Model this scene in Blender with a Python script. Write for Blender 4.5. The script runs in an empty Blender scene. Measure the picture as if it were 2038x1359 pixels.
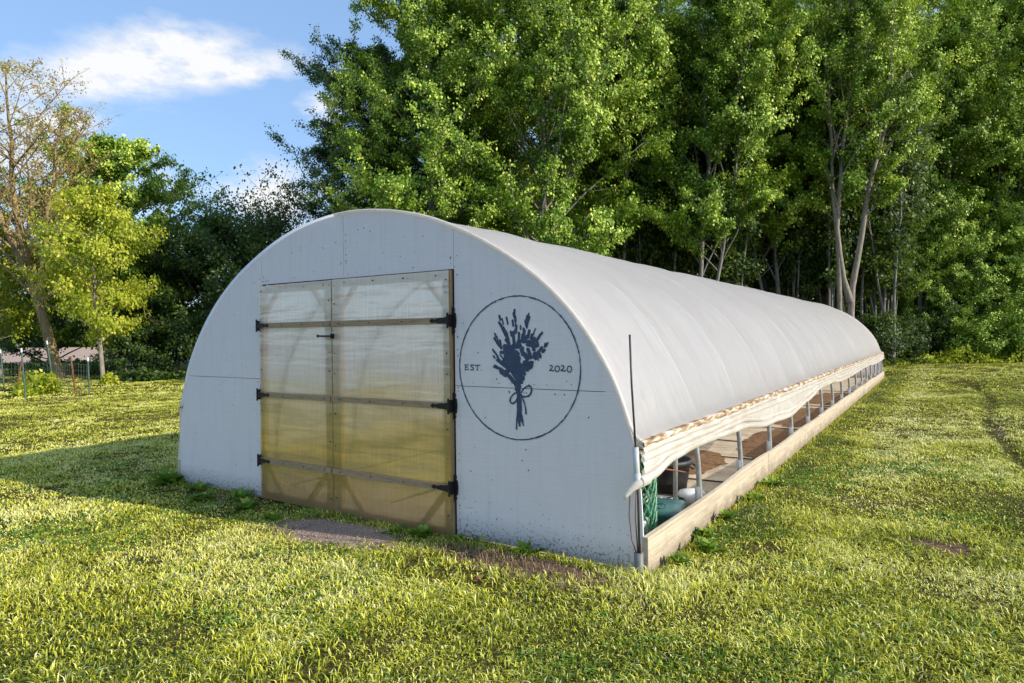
import bpy, bmesh, math, random
import numpy as np
from mathutils import Vector, Matrix, noise
random.seed(7); rng = np.random.default_rng(7)
sc = bpy.context.scene
COL = sc.collection
R = math.radians
# ---------------------------------------------------------------- camera frame (metres)
TH = 0.5788; CX, CY, CH = 4.4816, -4.1858, 1.6228
def at(px, d, z=0.0):
    """ground point that lies d metres ahead of the camera, px across the 2038 px photograph"""
    r = (px - 1019) / 1306.0 * d
    c, s = math.cos(TH), math.sin(TH)
    return (CX - s*d + c*r, CY + c*d + s*r, z)
W = 2.78; LEN = 21.94

# ---------------------------------------------------------------- materials
def mat(name, base=(.5,.5,.5), rough=.6, metal=0.0, spec=.5, var=.0, scale=8.0, stretch=(1,1,1), bump=.0, bscale=30.0, c2=None, detail=6):
    m = bpy.data.materials.new(name); m.use_nodes = True
    nt = m.node_tree; N = nt.nodes; L = nt.links
    b = N['Principled BSDF']
    b.inputs['Roughness'].default_value = rough; b.inputs['Metallic'].default_value = metal
    b.inputs['Specular IOR Level'].default_value = spec
    tc = N.new('ShaderNodeTexCoord'); mp = N.new('ShaderNodeMapping'); mp.inputs['Scale'].default_value = stretch
    L.new(tc.outputs['Object'], mp.inputs[0])
    nz = N.new('ShaderNodeTexNoise'); nz.inputs['Scale'].default_value = scale; nz.inputs['Detail'].default_value = detail
    nz.inputs['Roughness'].default_value = .65
    L.new(mp.outputs[0], nz.inputs[0])
    cr = N.new('ShaderNodeValToRGB'); cr.color_ramp.elements[0].position = .35; cr.color_ramp.elements[1].position = .68
    d = c2 if c2 else tuple(v*(1-var) for v in base)
    cr.color_ramp.elements[0].color = (*d, 1); cr.color_ramp.elements[1].color = (*base, 1)
    L.new(nz.outputs['Fac'], cr.inputs[0]); L.new(cr.outputs[0], b.inputs['Base Color'])
    if bump:
        n2 = N.new('ShaderNodeTexNoise'); n2.inputs['Scale'].default_value = bscale; n2.inputs['Detail'].default_value = 5
        L.new(mp.outputs[0], n2.inputs[0])
        bp = N.new('ShaderNodeBump'); bp.inputs['Strength'].default_value = bump; bp.inputs['Distance'].default_value = .02
        L.new(n2.outputs['Fac'], bp.inputs['Height']); L.new(bp.outputs[0], b.inputs['Normal'])
    m['ramp'] = cr.name
    return m

def nodes(m): return m.node_tree.nodes, m.node_tree.links
def N_(m, t, **kw):
    n = m.node_tree.nodes.new(t)
    for k, v in kw.items(): n.inputs[k.replace('_', ' ')].default_value = v
    return n
def ramp(m, stops, fac=None):
    r = m.node_tree.nodes.new('ShaderNodeValToRGB'); e = r.color_ramp.elements
    while len(e) < len(stops): e.new(.5)
    for i, (p, c) in enumerate(stops):
        e[i].position = p; e[i].color = (*c, 1) if len(c) == 3 else c
    if fac is not None: m.node_tree.links.new(fac, r.inputs[0])
    return r
def mixc(m, a, b, f, mode='MIX'):
    n = m.node_tree.nodes.new('ShaderNodeMix'); n.data_type = 'RGBA'; n.blend_type = mode
    L = m.node_tree.links
    for i, v in ((0, f), (6, a), (7, b)):
        if hasattr(v, 'is_linked') or hasattr(v, 'links'): L.new(v, n.inputs[i])
        elif i == 0: n.inputs[0].default_value = v
        else: n.inputs[i].default_value = (*v, 1)
    return n.outputs[2]
def math_(m, op, a, b=None):
    n = m.node_tree.nodes.new('ShaderNodeMath'); n.operation = op
    for i, v in ((0, a), (1, b)):
        if v is None: continue
        if hasattr(v, 'links'): m.node_tree.links.new(v, n.inputs[i])
        else: n.inputs[i].default_value = v
    return n.outputs[0]
def noise_(m, scale, stretch=(1,1,1), detail=5, coord='Object', rough=.6):
    tc = m.node_tree.nodes.new('ShaderNodeTexCoord'); mp = m.node_tree.nodes.new('ShaderNodeMapping')
    mp.inputs['Scale'].default_value = stretch
    m.node_tree.links.new(tc.outputs[coord], mp.inputs[0])
    n = m.node_tree.nodes.new('ShaderNodeTexNoise'); n.inputs['Scale'].default_value = scale; n.inputs['Detail'].default_value = detail
    n.inputs['Roughness'].default_value = rough
    m.node_tree.links.new(mp.outputs[0], n.inputs[0]); return n.outputs['Fac']

def leaf_mat(name, dark, mid, light, trans=.45, tcol=(.35,.5,.05)):
    m = bpy.data.materials.new(name); m.use_nodes = True
    Nn, L = nodes(m); b = Nn['Principled BSDF']; out = Nn['Material Output']
    at_ = Nn.new('ShaderNodeAttribute'); at_.attribute_name = 'tint'
    r = ramp(m, [(0, dark), (.55, mid), (1, light)], at_.outputs['Fac'])
    L.new(r.outputs[0], b.inputs['Base Color']); b.inputs['Roughness'].default_value = .48
    b.inputs['Specular IOR Level'].default_value = .35
    t = Nn.new('ShaderNodeBsdfTranslucent')
    L.new(mixc(m, r.outputs[0], tcol, .5), t.inputs[0])
    mx = Nn.new('ShaderNodeMixShader'); mx.inputs[0].default_value = trans
    L.new(b.outputs[0], mx.inputs[1]); L.new(t.outputs[0], mx.inputs[2]); L.new(mx.outputs[0], out.inputs[0])
    return m

M = {}
# --- painted plywood
def ply_mat():
    m = mat('painted_plywood', (.66,.67,.70), .62, spec=.3)
    Nn, L = nodes(m); b = Nn['Principled BSDF']
    g = noise_(m, 5.0, (1, 1, 16), 8)
    big = noise_(m, 1.6, (1,1,1), 3)
    c = ramp(m, [(.25, (.84,.74,.73)), (.5, (.90,.80,.79)), (.8, (.93,.84,.82))], g).outputs[0]
    c = mixc(m, c, (.78,.70,.64), math_(m, 'MULTIPLY', big, .35))
    # fine checks in the grain
    s = noise_(m, 9.0, (1.2, 1, 34), 4); sr = ramp(m, [(.72, (0,0,0)), (.78, (1,1,1))], s).outputs[0]
    c = mixc(m, c, (.42,.42,.43), math_(m, 'MULTIPLY', sr, .30))
    vs_ = ramp(m, [(.50, (0,0,0)), (.75, (1,1,1))], noise_(m, 3.0, (5, 1, .45), 6)).outputs[0]
    c = mixc(m, c, (.62,.58,.52), math_(m, 'MULTIPLY', vs_, .28))
    # mud splashed on the foot of the wall
    tc = Nn.new('ShaderNodeTexCoord'); sp = Nn.new('ShaderNodeSeparateXYZ'); L.new(tc.outputs['Object'], sp.inputs[0])
    h = math_(m, 'SUBTRACT', 1.0, math_(m, 'MULTIPLY', sp.outputs[2], 2.6))
    n = noise_(m, 42.0, (1,1,1), 3, rough=.7)
    k = math_(m, 'ADD', math_(m, 'MULTIPLY', h, .35), n)
    mud = ramp(m, [(.80, (0,0,0)), (.86, (1,1,1))], k).outputs[0]
    c = mixc(m, c, (.16,.12,.08), math_(m, 'MULTIPLY', mud, .75))
    low = math_(m, 'MULTIPLY', math_(m, 'SUBTRACT', .22, sp.outputs[2]), 2.6)
    lowc = Nn.new('ShaderNodeClamp'); L.new(low, lowc.inputs[0])
    c = mixc(m, c, (.34,.29,.22), lowc.outputs[0])
    L.new(c, b.inputs['Base Color'])
    bp = Nn.new('ShaderNodeBump'); bp.inputs['Strength'].default_value = .35; bp.inputs['Distance'].default_value = .004
    L.new(g, bp.inputs['Height']); L.new(bp.outputs[0], b.inputs['Normal'])
    return m
M['ply'] = ply_mat()

def plastic_sheet(name, base, dark, trans=.22, rough=.42, st1=(.35,3.5,.35)):
    m = mat(name, base, rough, spec=.4)
    Nn, L = nodes(m); b = Nn['Principled BSDF']; out = Nn['Material Output']
    a = noise_(m, 3.0, st1, 7); f = noise_(m, 60, (1,1,1), 3); g = noise_(m, .7, (1,1,1), 4)
    st = noise_(m, 26.0, (.3, 1.8, .3), 5)
    v = math_(m, 'ADD', math_(m, 'MULTIPLY', a, .42), math_(m, 'MULTIPLY', g, .30))
    v = math_(m, 'ADD', v, math_(m, 'MULTIPLY', f, .16)); v = math_(m, 'ADD', v, math_(m, 'MULTIPLY', st, .18))
    c = ramp(m, [(.36, dark), (.66, base)], v).outputs[0]
    L.new(c, b.inputs['Base Color'])
    t = Nn.new('ShaderNodeBsdfTranslucent'); t.inputs[0].default_value = (1,.975,.94,1)
    mx = Nn.new('ShaderNodeMixShader'); mx.inputs[0].default_value = trans
    L.new(b.outputs[0], mx.inputs[1]); L.new(t.outputs[0], mx.inputs[2]); L.new(mx.outputs[0], out.inputs[0])
    bp = Nn.new('ShaderNodeBump'); bp.inputs['Strength'].default_value = .25; bp.inputs['Distance'].default_value = .02
    L.new(a, bp.inputs['Height']); L.new(bp.outputs[0], b.inputs['Normal'])
    return m
M['cover'] = plastic_sheet('greenhouse_film', (.97,.945,.94), (.68,.66,.66), .64, .36)
Nc, Lc = nodes(M['cover']); _b = Nc['Principled BSDF']; _src = _b.inputs['Base Color'].links[0].from_socket
_tc = Nc.new('ShaderNodeTexCoord'); _sp = Nc.new('ShaderNodeSeparateXYZ'); Lc.new(_tc.outputs['Object'], _sp.inputs[0])
_h = math_(M['cover'], 'MULTIPLY', math_(M['cover'], 'SUBTRACT', 1.25, _sp.outputs[2]), .9)
_g = ramp(M['cover'], [(.52,(0,0,0)), (.78,(1,1,1))], math_(M['cover'], 'ADD', _h, noise_(M['cover'], 7, (.6,2.4,.5), 7, rough=.7))).outputs[0]
Lc.new(mixc(M['cover'], _src, (.46,.40,.32), math_(M['cover'], 'MULTIPLY', _g, .35)), _b.inputs['Base Color'])
M['curtain'] = plastic_sheet('rolled_film', (.88,.84,.77), (.60,.50,.38), .35, .36, (2.5, 1.6, 4))

def wood(name, base, dark, scale=3.0, stretch=(1,1,1), rough=.75):
    m = mat(name, base, rough, spec=.2)
    Nn, L = nodes(m); b = Nn['Principled BSDF']
    g = noise_(m, scale, stretch, 8, rough=.7); big = noise_(m, 2.2, (1,1,1), 3)
    c = ramp(m, [(.3, dark), (.52, base), (.75, tuple(min(1, v*1.15) for v in base))], g).outputs[0]
    c = mixc(m, c, tuple(v*.62 for v in base), math_(m, 'MULTIPLY', big, .5))
    L.new(c, b.inputs['Base Color'])
    bp = Nn.new('ShaderNodeBump'); bp.inputs['Strength'].default_value = .5; bp.inputs['Distance'].default_value = .006
    L.new(g, bp.inputs['Height']); L.new(bp.outputs[0], b.inputs['Normal'])
    return m
M['board'] = wood('weathered_board', (.66,.54,.39), (.36,.27,.17), 5.0, (4, .35, 13))
M['hip'] = wood('peeling_board', (.50,.33,.16), (.10,.05,.02), 5, (3, 1.6, 8))
M['frame'] = wood('door_timber', (.52,.34,.18), (.32,.20,.10), 6.0, (5, 5, 1))
M['batten'] = wood('door_batten', (.46,.32,.19), (.24,.16,.09), 7.0, (1, 4, 9))
M['iron'] = mat('black_iron', (.02,.018,.017), .5, .3, var=.4, scale=40, bump=.3, bscale=90)
M['galv'] = mat('galvanised_steel', (.50,.49,.47), .45, .55, var=.35, scale=14, bump=.1)
M['galvd'] = mat('dull_steel_rod', (.10,.10,.10), .55, .5, var=.4, scale=20)
M['dsteel'] = mat('grey_pipe_steel', (.26,.25,.23), .6, .3, var=.4, scale=12)
M['pvc'] = mat('white_pvc', (.60,.58,.55), .4, var=.12, scale=10)
M['copper'] = mat('brown_cable', (.24,.11,.07), .5, var=.2)
M['paint'] = mat('blue_paint', (.055,.085,.15), .6, c2=(.03,.05,.10), scale=16)
M['ink'] = mat('dark_lettering_paint', (.028,.035,.05), .6, var=.3, scale=30)
M['gap'] = mat('dark_gap', (.012,.011,.01), .9)
M['black'] = mat('black_rubber', (.035,.032,.03), .55, var=.35, scale=9, bump=.2)
M['teal'] = mat('teal_plastic', (.02,.13,.12), .35, var=.3, scale=6)
M['mesh'] = mat('green_netting', (.10,.34,.17), .5, var=.3)
M['white'] = mat('white_plastic', (.75,.76,.74), .45, var=.1)
M['rust'] = mat('rusty_steel', (.30,.12,.05), .8, c2=(.16,.06,.03), scale=20)
M['wire'] = mat('fence_wire', (.30,.30,.27), .5, .5)
M['postg'] = mat('green_post_steel', (.07,.13,.11), .6, var=.3)
Nh, Lh = nodes(M['hip'])
_f = noise_(M['hip'], 5.5, (2, 1.0, 6), 7, rough=.65)
Lh.new(ramp(M['hip'], [(.30,(.08,.045,.025)), (.42,(.28,.17,.10)), (.50,(.44,.31,.17)), (.57,(.64,.54,.42)), (.70,(.82,.77,.70))], _f).outputs[0], Nh['Principled BSDF'].inputs['Base Color'])
Nb, Lb = nodes(M['board']); _bb = Nb['Principled BSDF']; _s2 = _bb.inputs['Base Color'].links[0].from_socket
_tb = Nb.new('ShaderNodeTexCoord'); _pb = Nb.new('ShaderNodeSeparateXYZ'); Lb.new(_tb.outputs['Object'], _pb.inputs[0])
_hb = math_(M['board'], 'MULTIPLY', math_(M['board'], 'SUBTRACT', .14, _pb.outputs[2]), 2.4)
_gb = ramp(M['board'], [(.45,(0,0,0)), (.75,(1,1,1))], math_(M['board'], 'ADD', _hb, noise_(M['board'], 5, (1,.8,1.5), 7, rough=.7))).outputs[0]
Lb.new(mixc(M['board'], _s2, (.25,.19,.12), math_(M['board'], 'MULTIPLY', _gb, .65)), _bb.inputs['Base Color'])
def pane_mat():
    m = bpy.data.materials.new('twin_wall_polycarbonate'); m.use_nodes = True
    Nn, L = nodes(m); b = Nn['Principled BSDF']; out = Nn['Material Output']
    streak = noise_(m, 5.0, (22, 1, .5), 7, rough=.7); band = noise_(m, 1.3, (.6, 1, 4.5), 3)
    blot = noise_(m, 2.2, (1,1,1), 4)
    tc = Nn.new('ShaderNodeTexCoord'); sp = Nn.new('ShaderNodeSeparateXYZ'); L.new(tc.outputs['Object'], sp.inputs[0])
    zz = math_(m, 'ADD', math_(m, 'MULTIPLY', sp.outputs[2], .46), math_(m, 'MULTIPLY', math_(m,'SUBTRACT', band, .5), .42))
    c = ramp(m, [(.0, (.55,.38,.20)), (.12, (.62,.42,.19)), (.20, (.46,.35,.11)), (.27, (1,.70,.16)), (.31, (.60,.46,.12)), (.37, (1,.76,.28)), (.41, (.62,.50,.20)), (.47, (1,.84,.45)), (.60, (1,.92,.86)), (1, (1,.95,.91))], zz).outputs[0]  # gold and olive bands low down paint grass reflections into the pane
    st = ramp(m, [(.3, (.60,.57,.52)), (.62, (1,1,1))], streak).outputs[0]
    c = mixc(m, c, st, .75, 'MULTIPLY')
    L.new(c, b.inputs['Base Color']); b.inputs['Roughness'].default_value = .3; b.inputs['Specular IOR Level'].default_value = .6
    bp = Nn.new('ShaderNodeBump'); bp.inputs['Strength'].default_value = .5; bp.inputs['Distance'].default_value = .02
    L.new(math_(m, 'ADD', streak, math_(m, 'MULTIPLY', band, 1.5)), bp.inputs['Height'])
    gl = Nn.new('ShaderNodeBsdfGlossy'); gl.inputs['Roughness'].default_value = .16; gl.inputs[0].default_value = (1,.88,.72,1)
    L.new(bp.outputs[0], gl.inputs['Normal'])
    tl = Nn.new('ShaderNodeBsdfTranslucent'); L.new(c, tl.inputs[0])
    tr = Nn.new('ShaderNodeBsdfTransparent'); tr.inputs[0].default_value = (1,.90,.76,1)
    rf = Nn.new('ShaderNodeBsdfRefraction'); rf.inputs['IOR'].default_value = 1.01; rf.inputs['Roughness'].default_value = .30; rf.inputs[0].default_value = (1,.90,.76,1)
    L.new(bp.outputs[0], rf.inputs['Normal'])
    m0 = Nn.new('ShaderNodeMixShader'); m0.inputs[0].default_value = .55; L.new(rf.outputs[0], m0.inputs[1]); L.new(tr.outputs[0], m0.inputs[2])
    m1 = Nn.new('ShaderNodeMixShader'); m1.inputs[0].default_value = .32; L.new(b.outputs[0], m1.inputs[1]); L.new(tl.outputs[0], m1.inputs[2])
    m2 = Nn.new('ShaderNodeMixShader'); m2.inputs[0].default_value = .44; L.new(m1.outputs[0], m2.inputs[1]); L.new(m0.outputs[0], m2.inputs[2])
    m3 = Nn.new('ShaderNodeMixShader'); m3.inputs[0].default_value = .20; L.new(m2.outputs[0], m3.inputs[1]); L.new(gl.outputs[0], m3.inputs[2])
    L.new(m3.outputs[0], out.inputs[0]); return m
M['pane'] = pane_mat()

def bark(name, a, b_, sc_=6, st=(3,3,.6)):
    m = mat(name, a, .85, spec=.15, c2=b_, scale=sc_, stretch=st, bump=.6, bscale=10)
    return m
M['bark'] = bark('maple_bark', (.34,.31,.26), (.13,.12,.10))
M['barkp'] = bark('pale_bark', (.42,.36,.28), (.20,.16,.12))
M['barko'] = bark('sunlit_brown_bark', (.44,.32,.15), (.20,.14,.07))
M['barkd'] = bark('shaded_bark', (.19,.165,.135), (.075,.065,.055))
M['leaf'] = leaf_mat('maple_leaf', (.012,.036,.004), (.21,.36,.02), (.92,1.0,.18), .18)
M['leafd'] = leaf_mat('shaded_leaf', (.008,.020,.004), (.035,.075,.010), (.17,.25,.035), .25)  # leaf tones darkened to put the wood's shade into the colour
M['leafy'] = leaf_mat('young_leaf', (.14,.19,.012), (.50,.56,.035), (1.0,.88,.12))
M['leafp'] = leaf_mat('budding_leaf', (.26,.16,.06), (.52,.38,.12), (.80,.78,.16), .35, (.5,.4,.15))
M['weed'] = leaf_mat('weed_leaf', (.05,.12,.01), (.18,.33,.03), (.45,.58,.09), .35)
M['grass'] = leaf_mat('lawn_grass', (.08,.13,.010), (.80,.75,.05), (1.0,.93,.52), .15, (.75,.85,.08))
M['straw'] = leaf_mat('dry_straw', (.18,.11,.06), (.35,.25,.13), (.55,.44,.26), .2, (.5,.4,.2))

SPOTS = [at(1880,5.0)[:2]+(.34,.2), (5.3,9.5,.08,1.0)]
def ground_mat():
    m = mat('lawn_ground', (.2,.2,.05), .95, spec=.1)
    Nn, L = nodes(m); b = Nn['Principled BSDF']
    n1 = noise_(m, .55, (1,1,1), 6); n2 = noise_(m, 5, (1,1,1), 6); n3 = noise_(m, 55, (1,1,1), 4)
    c = ramp(m, [(.28, (.08,.09,.012)), (.5, (.20,.19,.03)), (.75, (.32,.25,.09))], n1).outputs[0]
    c = mixc(m, c, ramp(m, [(.35, (.04,.04,.01)), (.6, (.20,.15,.045)), (.78, (.40,.28,.15))], n2).outputs[0], .5)
    c = mixc(m, c, ramp(m, [(.40, (.12,.12,.1)), (.62, (.95,.95,.9))], n3).outputs[0], .8, 'MULTIPLY')
    # trodden gravel, bare soil and worn spots, broken up by noise
    tc = Nn.new('ShaderNodeTexCoord'); sp = Nn.new('ShaderNodeSeparateXYZ'); L.new(tc.outputs['Object'], sp.inputs[0])
    nb = noise_(m, 2.6, (1,1,1), 8, rough=.7)
    def spot(cx_, cy_, rx, ry):
        u = math_(m, 'POWER', math_(m, 'ABSOLUTE', math_(m, 'DIVIDE', math_(m, 'SUBTRACT', sp.outputs[0], cx_), rx)), 2.0)
        v = math_(m, 'POWER', math_(m, 'ABSOLUTE', math_(m, 'DIVIDE', math_(m, 'SUBTRACT', sp.outputs[1], cy_), ry)), 2.0)
        e = math_(m, 'SUBTRACT', 1.0, math_(m, 'ADD', u, v))
        return ramp(m, [(.52, (0,0,0)), (.62, (1,1,1))], math_(m, 'ADD', math_(m, 'MULTIPLY', e, .22), nb)).outputs[0]
    stone = noise_(m, 60, (1,1,1), 3, rough=.8)
    gv = ramp(m, [(.35, (.22,.13,.09)), (.5, (.54,.37,.27)), (.68, (.86,.67,.52))], stone).outputs[0]
    sl = ramp(m, [(.3, (.05,.03,.02)), (.5, (.22,.13,.085)), (.72, (.46,.31,.21))], noise_(m, 22, (1,1,1), 8, rough=.8)).outputs[0]
    c = mixc(m, c, gv, spot(.22, -.46, .85, .34)); c = mixc(m, c, sl, spot(1.95, -.34, .80, .24)); c = mixc(m, c, sl, spot(-1.9, -.16, 1.0, .16))
    for (qx, qy, qa, qb) in SPOTS: c = mixc(m, c, sl, spot(qx, qy, qa, qb))
    L.new(c, b.inputs['Base Color'])
    bp = Nn.new('ShaderNodeBump'); bp.inputs['Strength'].default_value = .9; bp.inputs['Distance'].default_value = .05
    L.new(n3, bp.inputs['Height']); L.new(bp.outputs[0], b.inputs['Normal'])
    return m
M['ground'] = ground_mat()
M['soil'] = mat('bare_soil', (.30,.20,.14), .95, spec=.1, c2=(.11,.07,.045), scale=18, bump=1.0, bscale=60)
M['gravel'] = mat('fine_gravel', (.70,.54,.42), .95, spec=.1, c2=(.30,.20,.15), scale=70, bump=1.0, bscale=120)
M['isoil'] = mat('bed_soil', (.25,.14,.07), .95, spec=.1, c2=(.12,.065,.035), scale=14, bump=1.0, bscale=50)
M['fabric'] = mat('ground_fabric', (.52,.42,.30), .9, spec=.1, c2=(.30,.24,.17), scale=3, bump=.4, bscale=12)
M['field'] = mat('ploughed_field', (.66,.46,.32), .95, spec=.1, c2=(.42,.28,.20), scale=.8, bump=.5, bscale=3)

# ---------------------------------------------------------------- object helpers
def link(o, parent=None):
    COL.objects.link(o)
    if parent is not None: o.parent = parent
    return o
def thing(name, label, cat, loc=(0,0,0), rz=0, group=None):
    o = bpy.data.objects.new(name, None); o.location = loc; o.rotation_euler = (0,0,rz); o.empty_display_size = .2
    COL.objects.link(o); return tag(o, label, cat, group)
def tag(o, label=None, cat=None, group=None, kind=None):
    if label: o['label'] = label
    if cat: o['category'] = cat
    if group: o['group'] = group
    if kind: o['kind'] = kind
    return o
class MB:
    def __init__(s): s.v = []; s.f = []; s.mi = []; s.cur = 0
    def add(s, vs, fs):
        n = len(s.v); s.v += [tuple(v) for v in vs]
        for f in fs: s.f.append(tuple(i+n for i in f)); s.mi.append(s.cur)
    def box(s, x0,x1,y0,y1,z0,z1):
        s.add([(x0,y0,z0),(x1,y0,z0),(x1,y1,z0),(x0,y1,z0),(x0,y0,z1),(x1,y0,z1),(x1,y1,z1),(x0,y1,z1)],
              [(0,3,2,1),(4,5,6,7),(0,1,5,4),(1,2,6,5),(2,3,7,6),(3,0,4,7)])
    def prism(s, poly, y0, y1):
        """polygon in (x,z), extruded y0..y1 (y0 is the front)"""
        n = len(poly)
        a = sum(poly[i][0]*poly[(i+1)%n][1]-poly[(i+1)%n][0]*poly[i][1] for i in range(n))
        if a < 0: poly = poly[::-1]
        vs = [(x,y0,z) for x,z in poly]+[(x,y1,z) for x,z in poly]
        s.add(vs, [tuple(range(n)), tuple(range(2*n-1, n-1, -1))]+[(i, i+n, (i+1)%n+n, (i+1)%n) for i in range(n)])
    def tube(s, pts, rad, n=8, cap=True):
        P = [Vector(p) for p in pts]; rs = rad if isinstance(rad, (list, tuple)) else [rad]*len(P)
        vs = []; prev = None
        for i, p in enumerate(P):
            t = (P[min(i+1, len(P)-1)]-P[max(i-1, 0)]).normalized()
            if prev is None:
                a = Vector((0,0,1)) if abs(t.z) < .9 else Vector((1,0,0)); u = t.cross(a).normalized()
            else:
                u = prev - t*prev.dot(t); u.normalize()
            prev = u; w = t.cross(u)
            for k in range(n):
                an = 2*math.pi*k/n; vs.append(p+(u*math.cos(an)+w*math.sin(an))*rs[i])
        fs = []
        for i in range(len(P)-1):
            for k in range(n):
                fs.append((i*n+k, i*n+(k+1)%n, (i+1)*n+(k+1)%n, (i+1)*n+k))
        if cap: fs.append(tuple(range(n-1, -1, -1))); fs.append(tuple((len(P)-1)*n+k for k in range(n)))
        s.add(vs, fs)
    def build(s, name, mats, parent=None, smooth=False, bevel=0, loc=None):
        me = bpy.data.meshes.new(name); me.from_pydata(s.v, [], s.f)
        if not isinstance(mats, (list, tuple)): mats = [mats]
        for m in mats: me.materials.append(m)
        if len(mats) > 1: me.polygons.foreach_set('material_index', s.mi)
        if smooth: me.polygons.foreach_set('use_smooth', [True]*len(me.polygons))
        me.update(); o = bpy.data.objects.new(name, me); link(o, parent)
        if loc: o.location = loc
        if bevel:
            b = o.modifiers.new('bevel', 'BEVEL'); b.width = bevel; b.segments = 2; b.limit_method = 'ANGLE'
        return o
def fast_mesh(name, V, Q=None, T=None, tint=None, smooth=False):
    me = bpy.data.meshes.new(name); V = np.asarray(V, np.float32); me.vertices.add(len(V)); me.vertices.foreach_set('co', V.ravel())
    q = np.zeros((0,4), np.int32) if Q is None else np.asarray(Q, np.int32); t = np.zeros((0,3), np.int32) if T is None else np.asarray(T, np.int32)
    loops = np.concatenate([q.ravel(), t.ravel()]); me.loops.add(len(loops)); me.loops.foreach_set('vertex_index', loops)
    tot = np.concatenate([np.full(len(q),4), np.full(len(t),3)]).astype(np.int32); st = np.concatenate([[0], np.cumsum(tot)[:-1]]).astype(np.int32)
    me.polygons.add(len(tot)); me.polygons.foreach_set('loop_start', st)
    if smooth: me.polygons.foreach_set('use_smooth', np.ones(len(tot), bool))
    me.update(calc_edges=True)
    if tint is not None:
        a = me.attributes.new('tint', 'FLOAT', 'POINT'); a.data.foreach_set('value', np.asarray(tint, np.float32))
    return me
def unit(v): return v/np.maximum(np.linalg.norm(v, axis=-1, keepdims=True), 1e-9)
def copy_tree(o, parent=None, name=None):
    c = o.copy(); COL.objects.link(c)
    if parent is not None: c.parent = parent
    for ch in list(o.children): copy_tree(ch, c)
    return c
SKY_S, SUN_S, SKY_SAT, SKY_V, CLOUD = .15, 5.0, 1.05, 1.35, 1.0
# ================================================================ the greenhouse
ARC = [(-2.80,.0),(-2.833,.058),(-2.842,.243),(-2.808,.519),(-2.717,.873),(-2.64,1.143),(-2.567,1.304),(-2.508,1.42),(-2.389,1.60),(-2.227,1.80),(-2.048,1.985),(-1.792,2.185),(-1.565,2.327),(-1.269,2.472),(-1.098,2.545),(-.915,2.612),(-.667,2.682),(-.396,2.73),(-.109,2.754),(.136,2.751),(.403,2.725),(.638,2.682),(.846,2.632),(.981,2.590),(1.184,2.509),(1.352,2.432),(1.525,2.344),(1.682,2.252),(1.866,2.134),(2.004,2.030),(2.153,1.895),(2.238,1.808),(2.316,1.72),(2.5,1.466),(2.618,1.23),(2.716,.937),(2.765,.70),(2.785,.40),(2.79,.02)]
def catmull(P, n=5):
    out = []
    for i in range(len(P)-1):
        p0, p1, p2, p3 = P[max(i-1,0)], P[i], P[i+1], P[min(i+2,len(P)-1)]
        for k in range(n):
            t = k/n
            out.append(tuple(.5*((2*p1[j])+(-p0[j]+p2[j])*t+(2*p0[j]-5*p1[j]+4*p2[j]-p3[j])*t*t+(-p0[j]+3*p1[j]-3*p2[j]+p3[j])*t**3) for j in range(2)))
    out.append(P[-1]); return out
ARCS = catmull(ARC, 3)
def smooth_arc(P, it=6):
    P = [list(p) for p in P]
    for _ in range(it):
        Q = [p[:] for p in P]
        for i in range(1, len(P)-1):
            for j in (0,1): Q[i][j] = .25*P[i-1][j]+.5*P[i][j]+.25*P[i+1][j]
        P = Q
    return [tuple(p) for p in P]
ARCS = smooth_arc(ARCS)
GH = thing('greenhouse', 'long white arched hoop greenhouse with plywood end wall and translucent double doors', 'greenhouse')

DL, DR, DH, DM = -1.278, 1.180, 2.165, -.205
def clip(poly, ax, val, keep_less):
    out = []
    n = len(poly)
    for i in range(n):
        a, b = poly[i], poly[(i+1) % n]
        ia = (a[ax] <= val) == keep_less; ib = (b[ax] <= val) == keep_less
        if ia: out.append(a)
        if ia != ib:
            t = (val-a[ax])/(b[ax]-a[ax]); out.append(tuple(a[j]+(b[j]-a[j])*t for j in range(2)))
    return out
G = .0025
def panel(x0, x1, z0, z1):
    p = ARCS[:]
    p = clip(p, 0, x0+G, False); p = clip(p, 0, x1-G, True); p = clip(p, 1, z0+G, False); p = clip(p, 1, z1-G, True); return p
specs = [(-3, DL, -1, 1.212), (-3, DL, 1.212, 3), (DL, -.085, DH, 3), (-.085, DR+.012, DH, 3), (DR+.012, 3, 1.222, 3), (DR+.012, 3, -1, 1.222)]
def dots(mb, pts, r, y0, y1, n=6):
    for x, z in pts:
        rr = r*random.uniform(.7, 1.3)
        mb.prism([(x+rr*math.cos(6.283*k/n), z+rr*math.sin(6.283*k/n)) for k in range(n)], y0, y1)
for i, (x0,x1,z0,z1) in enumerate(specs):
    mb = MB(); poly = panel(x0,x1,z0,z1); mb.prism(poly, 0, .012)
    mb.cur = 1
    xs = [p[0] for p in poly]; zs = [p[1] for p in poly]; pts = []
    for k in range(60 if i in (4,5) else 34):
        x = random.uniform(min(xs), max(xs)); z = random.uniform(min(zs), max(zs))
        e = random.random()
        if e < .30: x = min(xs)+.03 if random.random() < .5 else max(xs)-.03
        elif e < .5: z = (min(zs) if random.random() < .5 else max(zs)); z += .03 if z == min(zs) else -.03
        if (x/2.7)**2+(z/2.66)**2 < .96 and z > .1: pts.append((x,z))
    dots(mb, pts, .0048, -.0015, .002)
    if i == 5:      # flecks kicked up along the foot of the wall
        dots(mb, [(random.uniform(1.25,2.7), .06+abs(random.gauss(0,.13))) for _ in range(110)], .0032, -.0014, .002, 5)
    mb.build('plywood_panel', [M['ply'], mat('nail_heads', (.06,.05,.045), .8) if i == 0 else bpy.data.materials['nail_heads']], GH)
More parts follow.
